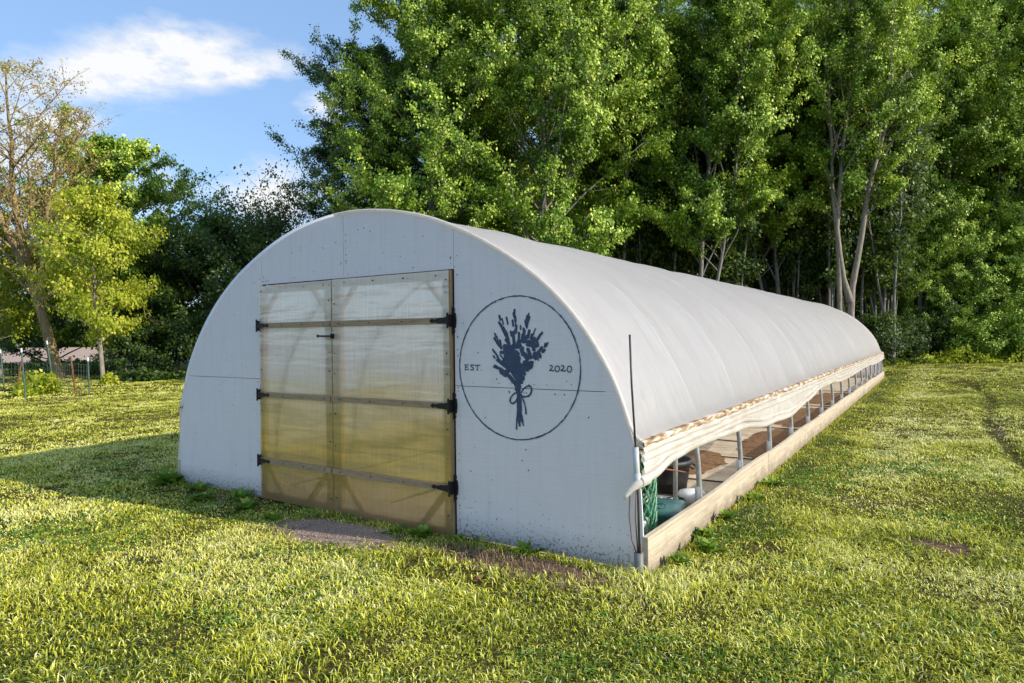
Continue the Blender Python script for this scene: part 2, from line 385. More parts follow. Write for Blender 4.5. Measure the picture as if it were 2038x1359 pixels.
# near-black backing strips added behind the seams so they stay dark
mb = MB()
for x, z0, z1 in ((DL, 0, 2.43), (-.085, DH, 2.735), (DR+.012, 0, 2.48)): mb.box(x-.03 if x!=DL else x-.035, x+.03 if x!=DL else x+.002, .014, .05, z0, z1)
mb.box(-2.6, DL-.04, .014, .05, 1.19, 1.24); mb.box(DR+.045, 2.5, .014, .05, 1.2, 1.25); mb.box(DL+.004, DR-.02, .052, .09, DH+.003, DH+.09)
mb.build('added_seam_backing', M['gap'], GH)
# thin painted edge batten that runs round the arch
mb = MB()
for i in range(len(ARCS)-1):
    (a,b),(c,d) = ARCS[i], ARCS[i+1]
    if min(b,d) < .88: continue
    k1 = .985
    mb.add([(a*k1,-.006,b*k1),(c*k1,-.006,d*k1),(c*1.004,-.006,d*1.004),(a*1.004,-.006,b*1.004)], [(0,1,2,3)])
# emblem ---------------------------------------------------------
BL = [[1.633,1.774,1.642,1.746,0.012],[1.627,1.727,1.646,1.706,0.01],[1.642,1.71,1.679,1.654,0.014],[1.657,1.754,1.67,1.71,0.007],[1.665,1.678,1.698,1.626,0.02],[1.7,1.761,1.71,1.711,0.009],[1.773,1.818,1.773,1.79,0.01],[1.766,1.791,1.772,1.763,0.013],[1.778,1.767,1.781,1.735,0.013],[1.754,1.738,1.76,1.696,0.01],[1.781,1.735,1.781,1.684,0.007],[1.788,1.696,1.783,1.645,0.013],[1.736,1.653,1.743,1.622,0.01],[1.783,1.668,1.759,1.629,0.014],[1.76,1.645,1.768,1.559,0.016],[1.826,1.697,1.826,1.668,0.008],[1.9,1.787,1.891,1.76,0.008],[1.891,1.768,1.88,1.741,0.014],[1.904,1.76,1.885,1.706,0.011],[1.872,1.733,1.881,1.69,0.013],[1.883,1.698,1.881,1.679,0.008],[1.589,1.638,1.595,1.619,0.009],[1.585,1.603,1.604,1.575,0.012],[1.605,1.619,1.625,1.567,0.008],[1.611,1.567,1.649,1.527,0.013],[1.637,1.587,1.644,1.543,0.011],[1.693,1.59,1.716,1.567,0.016],[1.707,1.614,1.723,1.559,0.014],[1.853,1.671,1.857,1.648,0.013],[1.862,1.66,1.852,1.613,0.011],[1.811,1.641,1.807,1.582,0.013],[1.848,1.629,1.838,1.59,0.016],[1.903,1.659,1.889,1.605,0.013],[1.88,1.613,1.852,1.574,0.017],[1.955,1.67,1.941,1.639,0.007],[1.925,1.628,1.916,1.597,0.011],[1.944,1.643,1.925,1.605,0.008],[2.015,1.642,2.008,1.631,0.01],[1.997,1.627,1.979,1.596,0.012],[1.984,1.608,1.961,1.581,0.011],[2.06,1.565,2.049,1.543,0.01],[2.041,1.558,2.036,1.539,0.012],[2.031,1.512,2.018,1.501,0.014],[2.009,1.531,1.982,1.497,0.013],[1.996,1.512,1.941,1.458,0.014],[1.986,1.489,1.995,1.466,0.016],[1.95,1.481,1.959,1.458,0.024],[1.977,1.45,1.981,1.435,0.006],[1.569,1.515,1.58,1.499,0.01],[1.585,1.499,1.614,1.463,0.01],[1.575,1.464,1.587,1.451,0.009],[1.614,1.455,1.642,1.415,0.013],[1.604,1.435,1.628,1.419,0.009],[1.638,1.475,1.676,1.432,0.008],[1.642,1.415,1.676,1.392,0.016],[1.589,1.387,1.613,1.375,0.016],[1.613,1.375,1.642,1.368,0.013],[1.646,1.352,1.684,1.329,0.025],[1.675,1.336,1.708,1.353,0.024],[1.574,1.382,1.586,1.375,0.008],[1.678,1.543,1.758,1.527,0.02],[1.758,1.543,1.814,1.543,0.024],[1.643,1.495,1.701,1.495,0.014],[1.692,1.511,1.785,1.48,0.035],[1.7,1.456,1.794,1.449,0.039],[1.719,1.416,1.794,1.409,0.035],[1.662,1.416,1.718,1.377,0.024],[1.718,1.377,1.821,1.339,0.032],[1.785,1.449,1.821,1.371,0.028],[1.842,1.527,1.841,1.48,0.016],[1.833,1.582,1.897,1.574,0.016],[1.897,1.574,1.96,1.543,0.019],[1.943,1.597,1.933,1.55,0.02],[1.97,1.573,1.978,1.547,0.014],[1.933,1.543,1.942,1.516,0.017],[1.86,1.48,1.887,1.45,0.022],[1.888,1.519,1.914,1.458,0.017],[1.868,1.418,1.913,1.396,0.028],[1.913,1.419,1.927,1.419,0.016],[1.849,1.379,1.904,1.38,0.02],[1.831,1.387,1.876,1.372,0.028],[1.823,1.512,1.837,1.492,0.011],[1.879,1.551,1.915,1.543,0.011],[1.807,1.574,1.814,1.551,0.019],[1.717,1.314,1.755,1.275,0.019],[1.756,1.354,1.802,1.292,0.032],[1.793,1.323,1.839,1.301,0.024],[1.839,1.355,1.858,1.332,0.016],[1.755,1.275,1.81,1.237,0.019],[1.792,1.276,1.829,1.269,0.017],[1.792,1.253,1.8,1.214,0.014],[1.81,1.269,1.81,1.214,0.014],[1.764,1.252,1.786,1.205,0.006],[1.772,1.213,1.782,1.201,0.005],[1.8,1.214,1.807,1.136,0.019],[1.804,1.151,1.8,1.073,0.02],[1.811,1.136,1.815,1.058,0.017],[1.799,1.072,1.793,0.986,0.016],[1.817,1.066,1.818,0.987,0.014],[1.783,0.993,1.78,0.911,0.007],[1.809,0.987,1.808,0.94,0.01],[1.793,1.002,1.806,0.955,0.009],[1.823,0.988,1.843,0.944,0.007],[1.83,1.019,1.839,0.965,0.006]]
BOW = [[(1.823, 1.187), (1.842, 1.215), (1.875, 1.238), (1.907, 1.241), (1.918, 1.218), (1.906, 1.182), (1.874, 1.163), (1.841, 1.162), (1.819, 1.179)], [(1.796, 1.194), (1.763, 1.181), (1.734, 1.152), (1.724, 1.124), (1.743, 1.105), (1.771, 1.118), (1.79, 1.147), (1.795, 1.178)], [(1.828, 1.16), (1.846, 1.129), (1.859, 1.091), (1.867, 1.029)]]
LET = [[(1.301, 1.393), (1.3, 1.354)], [(1.293, 1.392), (1.329, 1.394)], [(1.301, 1.374), (1.321, 1.374)], [(1.292, 1.354), (1.329, 1.356)], [(1.329, 1.394), (1.329, 1.387)], [(1.329, 1.363), (1.329, 1.356)], [(1.321, 1.378), (1.321, 1.37)], [(1.383, 1.388), (1.377, 1.394), (1.365, 1.394), (1.355, 1.389), (1.357, 1.381), (1.372, 1.374), (1.381, 1.366), (1.378, 1.358), (1.366, 1.353), (1.352, 1.356), (1.351, 1.361)], [(1.383, 1.395), (1.383, 1.387)], [(1.397, 1.391), (1.444, 1.393)], [(1.418, 1.392), (1.417, 1.354)], [(1.397, 1.391), (1.397, 1.383)], [(1.444, 1.393), (1.444, 1.385)], [(1.409, 1.354), (1.425, 1.354)], [(1.454, 1.355), (1.46, 1.355)], [(2.076, 1.394), (2.084, 1.4), (2.095, 1.399), (2.098, 1.389), (2.09, 1.376), (2.074, 1.362), (2.09, 1.364), (2.105, 1.36), (2.114, 1.368)], [(2.14, 1.398), (2.127, 1.391), (2.121, 1.375), (2.128, 1.36), (2.139, 1.355), (2.152, 1.362), (2.158, 1.376), (2.153, 1.392), (2.14, 1.398)], [(2.172, 1.395), (2.181, 1.402), (2.191, 1.399), (2.193, 1.39), (2.186, 1.377), (2.17, 1.363), (2.184, 1.365), (2.199, 1.36), (2.209, 1.368)], [(2.239, 1.399), (2.227, 1.391), (2.221, 1.376), (2.227, 1.36), (2.239, 1.354), (2.251, 1.361), (2.257, 1.377), (2.252, 1.393), (2.239, 1.399)]]
_ly = [-.0030]
def capsule(mb, x0,z0,x1,z1,w, n=7, wob=.18):
    """tapered brush dab lying on the wall"""
    dx, dz = x1-x0, z1-z0; L_ = math.hypot(dx,dz) or 1e-6; ux, uz = dx/L_, dz/L_; nx, nz = -uz, ux; poly = []
    _ly[0] -= .000012
    for s_ in (0,1):
        cx_, cz_ = (x1,z1) if s_ == 0 else (x0,z0); sg = 1 if s_ == 0 else -1
        for k in range(n):
            a = -math.pi/2+math.pi*k/(n-1); r = w*(1+random.uniform(-wob,wob))
            poly.append((cx_+sg*(ux*math.cos(a)*r+nx*math.sin(a)*r), cz_+sg*(uz*math.cos(a)*r+nz*math.sin(a)*r)))
    m_ = len(poly); y = _ly[0]
    vs = [(x,y,z) for x,z in poly]+[((x0+x1)/2, y, (z0+z1)/2)]
    mb.add(vs, [((i+1)%m_, i, m_) for i in range(m_)])
def brush(mb, pts, w, taper=.25, jit=.0, seed=0):
    _ly[0] -= .000012; y = _ly[0]
    rr = random.Random(seed); vs = []; n = len(pts)
    for i,(x,z) in enumerate(pts):
        a = pts[max(i-1,0)]; b = pts[min(i+1,n-1)]; dx, dz = b[0]-a[0], b[1]-a[1]; l = math.hypot(dx,dz) or 1e-6
        ww = w*(1+rr.uniform(-taper,taper)); nx, nz = -dz/l*ww, dx/l*ww; ox, oz = rr.uniform(-jit,jit), rr.uniform(-jit,jit)
        vs += [(x+nx+ox, y, z+nz+oz), (x-nx+ox, y, z-nz+oz)]
    mb.add(vs, [(2*i, 2*i+1, 2*i+3, 2*i+2) for i in range(n-1)])
mb = MB()
for x0,z0,x1,z1,w in BL: capsule(mb, x0,z0,x1,z1,max(.0055, w*.88))
mb.build('painted_bouquet', M['paint'], GH)
mb = MB()
for b in BOW:
    P = catmull(b, 4); brush(mb, P, .0065, .25, .0008, 3)
mb.build('painted_bow', M['paint'], GH)
mb = MB()
for k, (r_, w_) in enumerate(((.5425,.0042), (.5440,.0036))):
    P = [(1.786+r_*math.cos(a+k), 1.378+(r_+.0015)*math.sin(a+k)) for a in [2*math.pi*i/170 for i in range(171)]]
    brush(mb, P, w_, .55, .0014, 11+k)
mb.build('painted_ring', M['paint'], GH)
for nm, sl in (('painted_letter', LET[:7]), ('painted_letter', LET[7:9]), ('painted_letter', LET[9:14]), ('painted_stop', LET[14:15]), ('painted_digit', LET[15:16]), ('painted_digit', LET[16:17]), ('painted_digit', LET[17:18]), ('painted_digit', LET[18:19])):
    mb = MB()
    for l in sl:
        P = catmull(l, 4) if len(l) > 3 else l
        brush(mb, P, .0036 if len(l) > 3 else .0033, .25)
    mb.build(nm, M['ink'], GH)

# doors ----------------------------------------------------------
def hinge(door, x, z, side):
    """black strap hinge: butterfly plate on the wall, tapering strap with an arrow tip on the batten"""
    mb = MB(); s = side
    def pr(P, y0, y1): mb.prism([(x+s*a, z+b) for a,b in P], y0, y1)
    pr([(.0,.10),(.012,.115),(.022,.10),(.026,.082),(.018,.068),(.034,.055),(.040,.0),(.034,-.055),(.018,-.068),(.026,-.082),(.022,-.10),(.012,-.115),(.0,-.10)], -.014, -.004)
    pr([(0,.026),(-.03,.030),(-.035,.024),(-.085,.022),(-.135,.012),(-.145,.006),(-.155,.016),(-.165,.018),(-.192,0),(-.165,-.018),(-.155,-.016),(-.145,-.006),(-.135,-.012),(-.085,-.022),(-.035,-.024),(-.03,-.030),(0,-.026)], -.072, -.065)
    pr([(-.012,.05),(.004,.05),(.004,-.05),(-.012,-.05)], -.071, -.014)
    mb.tube([(x-s*.004,-.070,z-.062),(x-s*.004,-.070,z+.062)], .009, 8)
    for a,b in ((-.05,0),(-.11,0),(-.172,0)): mb.tube([(x+s*a,-.078,z+b),(x+s*a,-.071,z+b)], .006, 6)
    return mb.build('hinge', M['iron'], door)
def leaf_door(x0, x1, zb, stile, label, hinge_side, zt):
    d = bpy.data.objects.new('door', None); link(d, GH); d['label'] = label
    yF0, yF1 = -.028, .010
    f = MB(); w = .075
    f.box(x0,x0+(stile if hinge_side>0 else w),yF0,yF1,zb,zt); f.box(x1-(w if hinge_side>0 else stile),x1,yF0,yF1,zb,zt)
    xl = x0+(stile if hinge_side>0 else w); xr = x1-(w if hinge_side>0 else stile)
    f.box(xl,xr,yF0+.001,yF1-.001,zb,zb+.075); f.box(xl,xr,yF0+.001,yF1-.001,zt-.075,zt)
    for z in (.40,1.06,1.75): f.box(xl,xr,yF0+.002,yF1-.002,z-.028,z+.028)
    f.build('frame', M['frame'], d)
    for (cx_, sx) in ((xl,1),(xr,-1)):
        for (cz_, sz) in ((zb+.075,1),(zt-.075,-1)):
            b = MB(); a = .21 if sz > 0 else .15; t = .07 if sz > 0 else .05
            b.prism([(cx_+sx*a,cz_),(cx_+sx*(a+t),cz_),(cx_,cz_+sz*(a+t)*1.15),(cx_,cz_+sz*a*1.15)], yF0+.003, yF1-.003)
            b.build('corner_brace', M['frame'], d)
    for z in (.40,1.06,1.75):
        b = MB(); b.box(x0+.006, x1-.006, -.064, -.043, z-.025, z+.025)
        b.cur = 1
        for k in range(4): 
            xx = x0+(x1-x0)*(.08+.28*k); b.tube([(xx,-.068,z),(xx,-.0635,z)], .006, 6)
        b.build('batten', [M['batten'], M['iron']], d)
        hx = x1+.006 if hinge_side > 0 else x0-.006
        hinge(d, hx, z, 1 if hinge_side > 0 else -1)
    # screws down the stiles
    s = MB(); s.add([(x0+.003,-.041,zb+.006),(x1-.003,-.041,zb+.006),(x1-.003,-.041,zt-.004),(x0+.003,-.041,zt-.004)],[(0,1,2,3)]); s.cur = 1; pts = []
    for xx in (x0+.03, x1-.03):
        for z in (.15,.65,.9,1.3,1.5,1.95,2.08): pts.append((xx, z+random.uniform(-.03,.03)))
    for k in range(4): pts.append((x0+(x1-x0)*(.12+.26*k), zt-.04))
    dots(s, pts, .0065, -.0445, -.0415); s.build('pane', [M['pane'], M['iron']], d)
    return d
dl = leaf_door(DL+.006, DM-.004, .012, .10, 'narrower left leaf of the double door with polycarbonate pane', -1, 2.150)
dr = leaf_door(DM+.004, DR-.008, -.005, .10, 'wider right leaf of the double door with polycarbonate pane', 1, 2.158)
mb = MB(); mb.tube([(-.19,-.062,1.637),(-.19,-.085,1.637),(-.25,-.09,1.637),(-.335,-.088,1.639)], .008, 8); mb.tube([(-.335,-.088,1.639),(-.348,-.088,1.640)], .013, 8)
mb.box(-.20,-.175,-.064,-.0415,1.615,1.66); mb.build('latch', M['iron'], dr)
for z in (1.76,1.07,.41):      # bare patches beside the right-hand hinges
    mb = MB(); mb.box(DR+.014,DR+.056,-.0035,-.0012,z-.125,z+.105); mb.build('hinge_pad', M['ply'], GH)
mb = MB(); mb.box(DL, DR, -.035,.05,-.06,-.008); mb.build('door_sill', M['gap'], GH)

# cover -----------------------------------------------------------
HV = [.45*0] ; HV = [1.3132+1.3637*k for k in range(15)]+[LEN-.03]
HV = [.03]+HV
up = [p for p in ARCS if p[1] > .90]
up = [(-2.735,.86)]+up+[(2.79,.885)]
# resample
def resample(P, n):
    d = [0]
    for i in range(1,len(P)): d.append(d[-1]+math.dist(P[i],P[i-1]))
    out = []; j = 0
    for k in range(n):
        t = d[-1]*k/(n-1)
        while j < len(P)-2 and d[j+1] < t: j += 1
        f = (t-d[j])/max(1e-9,d[j+1]-d[j]); out.append(tuple(P[j][q]+(P[j+1][q]-P[j][q])*f for q in (0,1)))
    return out
UP = resample(up, 90)
ny = 330; V = []; T_ = []
for j in range(ny):
    y = -.022+(LEN+.03)*j/(ny-1)
    # distance to the nearest hoops -> sag
    k = max(i for i,h in enumerate([-.1]+HV) if h <= y or i == 0); hh = [-.1]+HV
    a = hh[k]; b = hh[min(k+1,len(hh)-1)]; t = 0 if b <= a else (y-a)/(b-a)
    sag = .019*math.sin(math.pi*min(1,max(0,t)))**.8
    for i,(x,z) in enumerate(UP):
        u = i/(len(UP)-1); l = math.hypot(x,z-.2) or 1; nx, nz = x/l, (z-.2)/l
        s = (sag*(.15+1.3*abs(u-.5)*2))*min(1, y*3 if y>0 else 0)
        n = noise.noise(Vector((x*1.3,y*.9,z*1.3)))*.016+noise.noise(Vector((x*4,y*3,z*4)))*.006+noise.noise(Vector((x*2,y*9,z*2)))*.003
        # tension folds radiating from the front right corner
        dd = math.hypot(y, (z-.88)); wr = 0
        if x > 0 and dd < 1.3:
            an = math.atan2(z-.88, y+.05); wr = .017*math.sin(an*19+2*noise.noise(Vector((dd*4,an*3,0))))*math.exp(-((dd-.4)/.42)**2)
        if x > 0 and z < 1.35: wr += .0045*noise.noise(Vector((y*9+z*2,z*1.2,4)))*math.exp(-(z-.9)/.22)*1.6
        off = .014-s+n+wr
        if y < .02: off = .016
        V.append((x+nx*off, y, z+nz*off))
n_ = len(UP)
Q = [(j*n_+i, j*n_+i+1, (j+1)*n_+i+1, (j+1)*n_+i) for j in range(ny-1) for i in range(n_-1)]
cov = link(bpy.data.objects.new('cover', fast_mesh('cover', V, [tuple(q) for q in Q], smooth=True)), GH); cov.data.materials.append(M['cover'])
# lip: the film pulled over the edge of the wall
mb = MB()
P2 = [p for p in UP if p[0] > -.2]
for rr_, y0_, y1_ in ((.018,-.018,-.012),):
    V=[];fs=[]
    for i,(x,z) in enumerate(P2):
        l = math.hypot(x,z-.2); nx,nz = x/l,(z-.2)/l; w = (.006+.006*noise.noise(Vector((x*5,z*5,3))))*min(1,max(.02,(x+.2)/.9))
        V += [(x-nx*w, -.0035, z-nz*w), (x-nx*(w-.004), -.012, z-nz*(w-.004)), (x+nx*.006,-.020,z+nz*.006), (x+nx*.020,-.016,z+nz*.020),(x+nx*.022,.0,z+nz*.022)]
    for i in range(len(P2)-1):
        for k in range(4): fs.append((i*5+k, (i+1)*5+k, (i+1)*5+k+1, i*5+k+1))
    mb.add(V, fs)
mb.build('cover_edge', M['curtain'], GH, smooth=True)

# hoops: each bent pipe runs from the ground over the house to the ground
hp = resample([(-2.76,-.05)]+[(x*.992-.0, z*.992-.005) for x,z in ARCS if z > .25]+[(2.752,-.05)], 60)
mb = MB(); mb.tube([(x,0,z) for x,z in hp], .024, 8)
mb.tube([(2.752,0,-.02),(2.752,0,.33)], .0275, 10); mb.tube([(-2.76,0,-.02),(-2.76,0,.33)], .0275, 10)
h0 = mb.build('hoop', M['galv'], GH, smooth=True); h0.location = (0, HV[1], 0)
for y in HV[2:]:
    c = h0.copy(); COL.objects.link(c); c.parent = GH; c.location = (0,y,0)
mb = MB(); mb.tube([(0.1,.1,2.69),(0.1,LEN-.1,2.69)], .02, 8); mb.build('ridge_pipe', M['galv'], GH, smooth=True)
# base boards
joints = [-.02, 3.67, 7.46, 11.1, 14.7, 18.1, LEN+.02]
for sx in (1,-1):
    for a,b in zip(joints[:-1], joints[1:]):
        mb = MB(); x0 = 2.785 if sx > 0 else -2.83
        tz = .255+random.uniform(-.008,.008)
        if sx>0 and b > 21: tz = .235
        n = 10; vs = []
        for i in range(n+1):
            y = a+.007+(b-a-.014)*i/n; w = .006*math.sin(y*1.7)+random.uniform(-.002,.002); z1 = tz+.006*math.sin(y*2.3+1)
            vs += [(x0+w,y,-.08),(x0+.042+w,y,-.08),(x0+.042+w,y,z1),(x0+w,y,z1)]
        fs = [(i*4+k, i*4+(k+1)%4, (i+1)*4+(k+1)%4, (i+1)*4+k) for i in range(n) for k in range(4)]+[(3,2,1,0),(n*4,n*4+1,n*4+2,n*4+3)]
        mb.add(vs, fs); mb.build('base_board', M['board'], GH, bevel=.004)
# hip board along the film edge and the ragged layers under it
def ribbon(name, m, x, zt, zb, y0, y1, n, rag=.006, bul=.006, seed=0, parent=GH):
    V=[];Q=[];K=7
    for j in range(n+1):
        y = y0+(y1-y0)*j/n; a = zt(y)+rag*noise.noise(Vector((y*5,seed,0))); b = zb(y)+rag*1.6*noise.noise(Vector((y*4,seed+9,0)))+rag*.8*noise.noise(Vector((y*17,seed+5,0)))
        for k in range(K):
            t = k/(K-1); V.append((x+bul*math.sin(math.pi*t)*(1+noise.noise(Vector((y*6,t*3,seed))))+.012*noise.noise(Vector((y*3,t*2,seed+2))), y, a+(b-a)*t))
    for j in range(n):
        for k in range(K-1): Q.append((j*K+k,j*K+k+1,(j+1)*K+k+1,(j+1)*K+k))
    o = link(bpy.data.objects.new(name, fast_mesh(name, V, Q, smooth=True)), parent); o.data.materials.append(m)
    return o
def interp(T, y):
    for (a,va),(b,vb) in zip(T[:-1],T[1:]):
        if y <= b:
            t = max(0,min(1,(y-a)/(b-a))); t = t*t*(3-2*t); return va+(vb-va)*t
    return T[-1][1]
CB = [(-.07,.622),(.1,.63),(.54,.685),(1.12,.70),(2.44,.665),(3.67,.565),(5.05,.518),(6.35,.60),(7.6,.688),(8.95,.692),(10.2,.645),(11.5,.628),(12.9,.648),(14.3,.669),(15.5,.677),(16.7,.676),(17.5,.64),(19,.64),(22,.66)]
cb = lambda y: interp(CB, y)
mb = MB()
for a,b in ((-.03,3.6),(3.61,7.2),(7.21,10.9),(10.91,14.5),(14.51,18.2),(18.21,LEN)): mb.box(2.762,2.802,a,b,.848,.905)
mb.build('hip_board', M['hip'], GH, bevel=.005)
mb = MB(); mb.box(-2.80,-2.76,0,LEN,.84,.90); mb.build('hip_board', M['hip'], GH, bevel=.004)
ribbon('torn_film_strip', M['hip'], 2.806, lambda y:.900, lambda y:.858, -.03, LEN, 520, .016, .012, 3)
ribbon('torn_film_strip', M['curtain'], 2.812, lambda y:.862+.006*math.sin(y*2), lambda y:.818, -.04, LEN, 420, .012, .012, 13)
# rolled side curtain
cur = bpy.data.objects.new('side_curtain', None); link(cur, GH)
ribbon('loose_film', M['curtain'], 2.800, lambda y:.83, lambda y:cb(y)+.03, -.05, LEN, 500, .004, .020, 23, cur)
def roll(name, zf, r, x, y0, y1, seed, n=420, lump=.25):
    V=[];Q=[];K=12
    for j in range(n+1):
        y = y0+(y1-y0)*j/n
        for k in range(K):
            a = 2*math.pi*k/K; rr_ = r*(1+lump*noise.noise(Vector((y*2.5, math.cos(a)*.8+seed, math.sin(a)*.8)))+lump*.8*noise.noise(Vector((y*1.2+k*.5, seed, k*.7))))
            V.append((x+rr_*math.cos(a)*.8+.012*noise.noise(Vector((y,seed,1))), y, zf(y)+rr_*math.sin(a)*(1.15)))
    for j in range(n):
        for k in range(K): Q.append((j*K+k,j*K+(k+1)%K,(j+1)*K+(k+1)%K,(j+1)*K+k))
    o = link(bpy.data.objects.new(name, fast_mesh(name, V, Q, smooth=True)), cur); o.data.materials.append(M['curtain']); return o
roll('film_roll', lambda y: cb(y)+.024, .024, 2.818, -.10, LEN, 1)
roll('film_fold', lambda y: .795-.55*max(0,.0)-max(0,(.66-cb(y)))*.15, .017, 2.818, -.07, LEN, 5)
roll('film_fold', lambda y: min(.75, cb(y)+.085)-.0, .014, 2.822, -.07, LEN, 8)
# bunched end of the roll sticking out past the corner
mb = MB(); mb.tube([(2.82,.0,.65),(2.81,-.06,.645),(2.79,-.11,.63),(2.765,-.15,.60),(2.745,-.18,.565),(2.738,-.195,.545)], [.038,.04,.032,.022,.015,.010], 10)
e = mb.build('roll_end', M['curtain'], cur, smooth=True)
# left side curtain, let down
mb = MB(); mb.box(-2.80,-2.795,0,LEN,.24,.86); c2 = mb.build('side_curtain', M['curtain'], GH)
# far end wall
mb = MB(); mb.prism(panel(-3,3,-1,3), LEN-.05, LEN-.038); mb.build('end_wall', M['ply'], GH)

# ---------------------------------------------------------------- crank pole at the corner
cp = thing('crank_pole', 'tall thin dark rod in white sleeve at the greenhouse front right corner', 'pole', (2.80,-.10,0))
mb = MB(); mb.tube([(-.052,-.0,1.62),(-.043,-.0,1.3),(-.020,0,.88)], .0075, 8); mb.tube([(-.020,0,.88),(-.006,0,.55),(.0,.0,.17)], .0085, 8); mb.build('rod', M['galvd'], cp, smooth=True)
mb = MB(); mb.tube([(-.020,0,.872),(-.014,0,.72),(-.010,0,.60)], .021, 12); mb.tube([(-.013,0,.70),(-.010,0,.60)], .026, 12); mb.build('sleeve', M['pvc'], cp, smooth=True)
mb = MB(); mb.tube([(-.008,0,-.10),(-.006,0,.175)], [.030,.032], 14); mb.build('ground_pipe', M['dsteel'], cp, smooth=True)
mb = MB(); mb.tube([(-.02,-.015,.62),(-.055,-.02,.56),(-.062,-.02,.42),(-.045,-.02,.26),(-.018,-.01,.175)], .0045, 6); mb.tube([(-.022,.01,.6),(-.030,.01,.4),(-.012,.0,.17)], .0045, 6)
mb.tube([(.012,-.01,.17),(.016,-.012,.24)], .004, 6); mb.build('cable_loop', M['copper'], cp, smooth=True)
# ================================================================ things inside, seen under the curtain
def lathe(mb, prof, n=28, cx=0, cy=0):
    vs = []; m_ = len(prof)
    for r, z in prof:
        for k in range(n):
            a = 2*math.pi*k/n; vs.append((cx+r*math.cos(a), cy+r*math.sin(a), z))
    mb.add(vs, [(i*n+k, i*n+(k+1)%n, (i+1)*n+(k+1)%n, (i+1)*n+k) for i in range(m_-1) for k in range(n)])
tub = thing('plastic_tub', 'large black plastic tub standing on soil behind the first grey post', 'tub', (2.12,2.18,.0))
mb = MB(); lathe(mb, [(0,.012),(.155,.012),(.16,.0),(.19,.13),(.193,.135),(.205,.25),(.225,.252),(.228,.285),(.212,.287),(.205,.27),(.18,.06),(0,.05)], 32)
mb.build('body', M['black'], tub, smooth=True)
mb = MB()
tub.scale = (1.3,1.3,1.3)
for s in (1,-1):
    mb = MB(); mb.tube([(s*.222,-.05,.255),(s*.250,-.045,.235),(s*.250,.045,.235),(s*.222,.05,.255)], .009, 6); mb.build('handle', M['black'], tub)
def leaf_blob(name, n, rad, size, m, parent=None, z0=0, squash=1, seed=0):
    r = np.random.default_rng(seed); p = unit(r.normal(size=(n,3)))*r.uniform(.3,1,(n,1))*rad; p[:,2] = np.abs(p[:,2])*squash+z0
    me = leaves_mesh(name, p, r, size); me.materials.append(m)
    o = bpy.data.objects.new(name, me); return link(o, parent)
def leaves_mesh(name, P, r, size, down=.35, aspect=.62, tint=None, upb=.55, out=None):
    n = len(P)
    d = r.normal(size=(n,3)); d[:,2] -= down; d = unit(d)
    nn = r.normal(size=(n,3)); nn[:,2] += upb
    if out is not None: d = unit(d*.8+np.array([0,0,-.7])+out*.25); nn = nn*.42+out*1.0
    nn = nn+0; s = unit(np.cross(d, nn)); up = unit(np.cross(s, d))
    L_ = size*r.uniform(.6,1.35,(n,1)); w = L_*aspect*.5
    base = P; tip = P+d*L_; midp = P+d*L_*.45+up*L_*.0
    a = midp+s*w-up*L_*.12; b = midp-s*w-up*L_*.12
    V = np.stack([base,a,tip,b],1).reshape(-1,3); Q = np.arange(4*n).reshape(n,4)
    t = r.beta(2.2,2.2,n) if tint is None else tint
    return fast_mesh(name, V, Q, tint=np.repeat(t,4))
plant = thing('tub_plant', 'small green leafy plant growing in the black tub', 'plant', (2.06,2.12,.32))
leaf_blob('leaves', 130, .13, .07, M['weed'], plant, .0, .8, 3)
mb = MB(); mb.tube([(0,0,-.1),(.03,-.02,.05),(.10,-.06,.07),(.13,-.08,.02)], .004, 5); mb.build('stem', M['straw'], plant)
lid = thing('storage_lid', 'teal green plastic tote lid with curved ridges lying behind the board', 'lid', (2.50,1.22,.0), .25)
mb = MB(); n=18
def rrect(w,h,r,z,n=6):
    P=[]
    for cx_,cy_,a0 in ((w-r,h-r,0),(-w+r,h-r,90),(-w+r,-h+r,180),(w-r,-h+r,270)):
        for k in range(n+1): a=R(a0+90*k/n); P.append((cx_+r*math.cos(a),cy_+r*math.sin(a),z))
    return P
rings=[rrect(.15,.23,.05,.02),rrect(.155,.235,.05,.10),rrect(.162,.242,.05,.11),rrect(.160,.240,.05,.14),rrect(.13,.21,.05,.165),rrect(.05,.1,.04,.175)]
m_=len(rings[0]); vs=[p for r_ in rings for p in r_]; mb.add(vs,[(i*m_+k,i*m_+(k+1)%m_,(i+1)*m_+(k+1)%m_,(i+1)*m_+k) for i in range(len(rings)-1) for k in range(m_)]+[tuple((len(rings)-1)*m_+k for k in range(m_))])
mb.build('lid_shell', M['teal'], lid, smooth=True)
mb = MB()
for q in (.05,.075,.10): mb.tube([(-.1+q*math.cos(a)*1.1,-.1+q*math.sin(a),.176) for a in [R(t) for t in range(-60,61,15)]], .005, 6)
mb.build('ridges', M['teal'], lid, smooth=True)
net = thing('netting_roll', 'upright green plastic netting with diamond holes at the greenhouse corner', 'netting', (2.50,.62,.0))
mb = MB(); n=16; rr_=.13
for i in range(n):
    for j in range(11):
        a0=math.pi*2*i/n; a1=math.pi*2*(i+.5)/n; a2=math.pi*2*(i+1)/n; z0=.03+j*.055; 
        o=.5*(j%2)*2*math.pi/n
        f=lambda a,z:(rr_*math.cos(a+o),rr_*1.3*math.sin(a+o),z)
        mb.tube([f(a0,z0),f(a1,z0+.055)], .006, 4, False); mb.tube([f(a2,z0),f(a1,z0+.055)], .006, 4, False)
        if (i+j)%2: mb.add([f(a0-.08,z0-.012),f(a0+.10,z0-.018),f(a0+.16,z0+.014),f(a0-.02,z0+.022)],[(0,1,2,3)])
mb.build('net', M['mesh'], net)
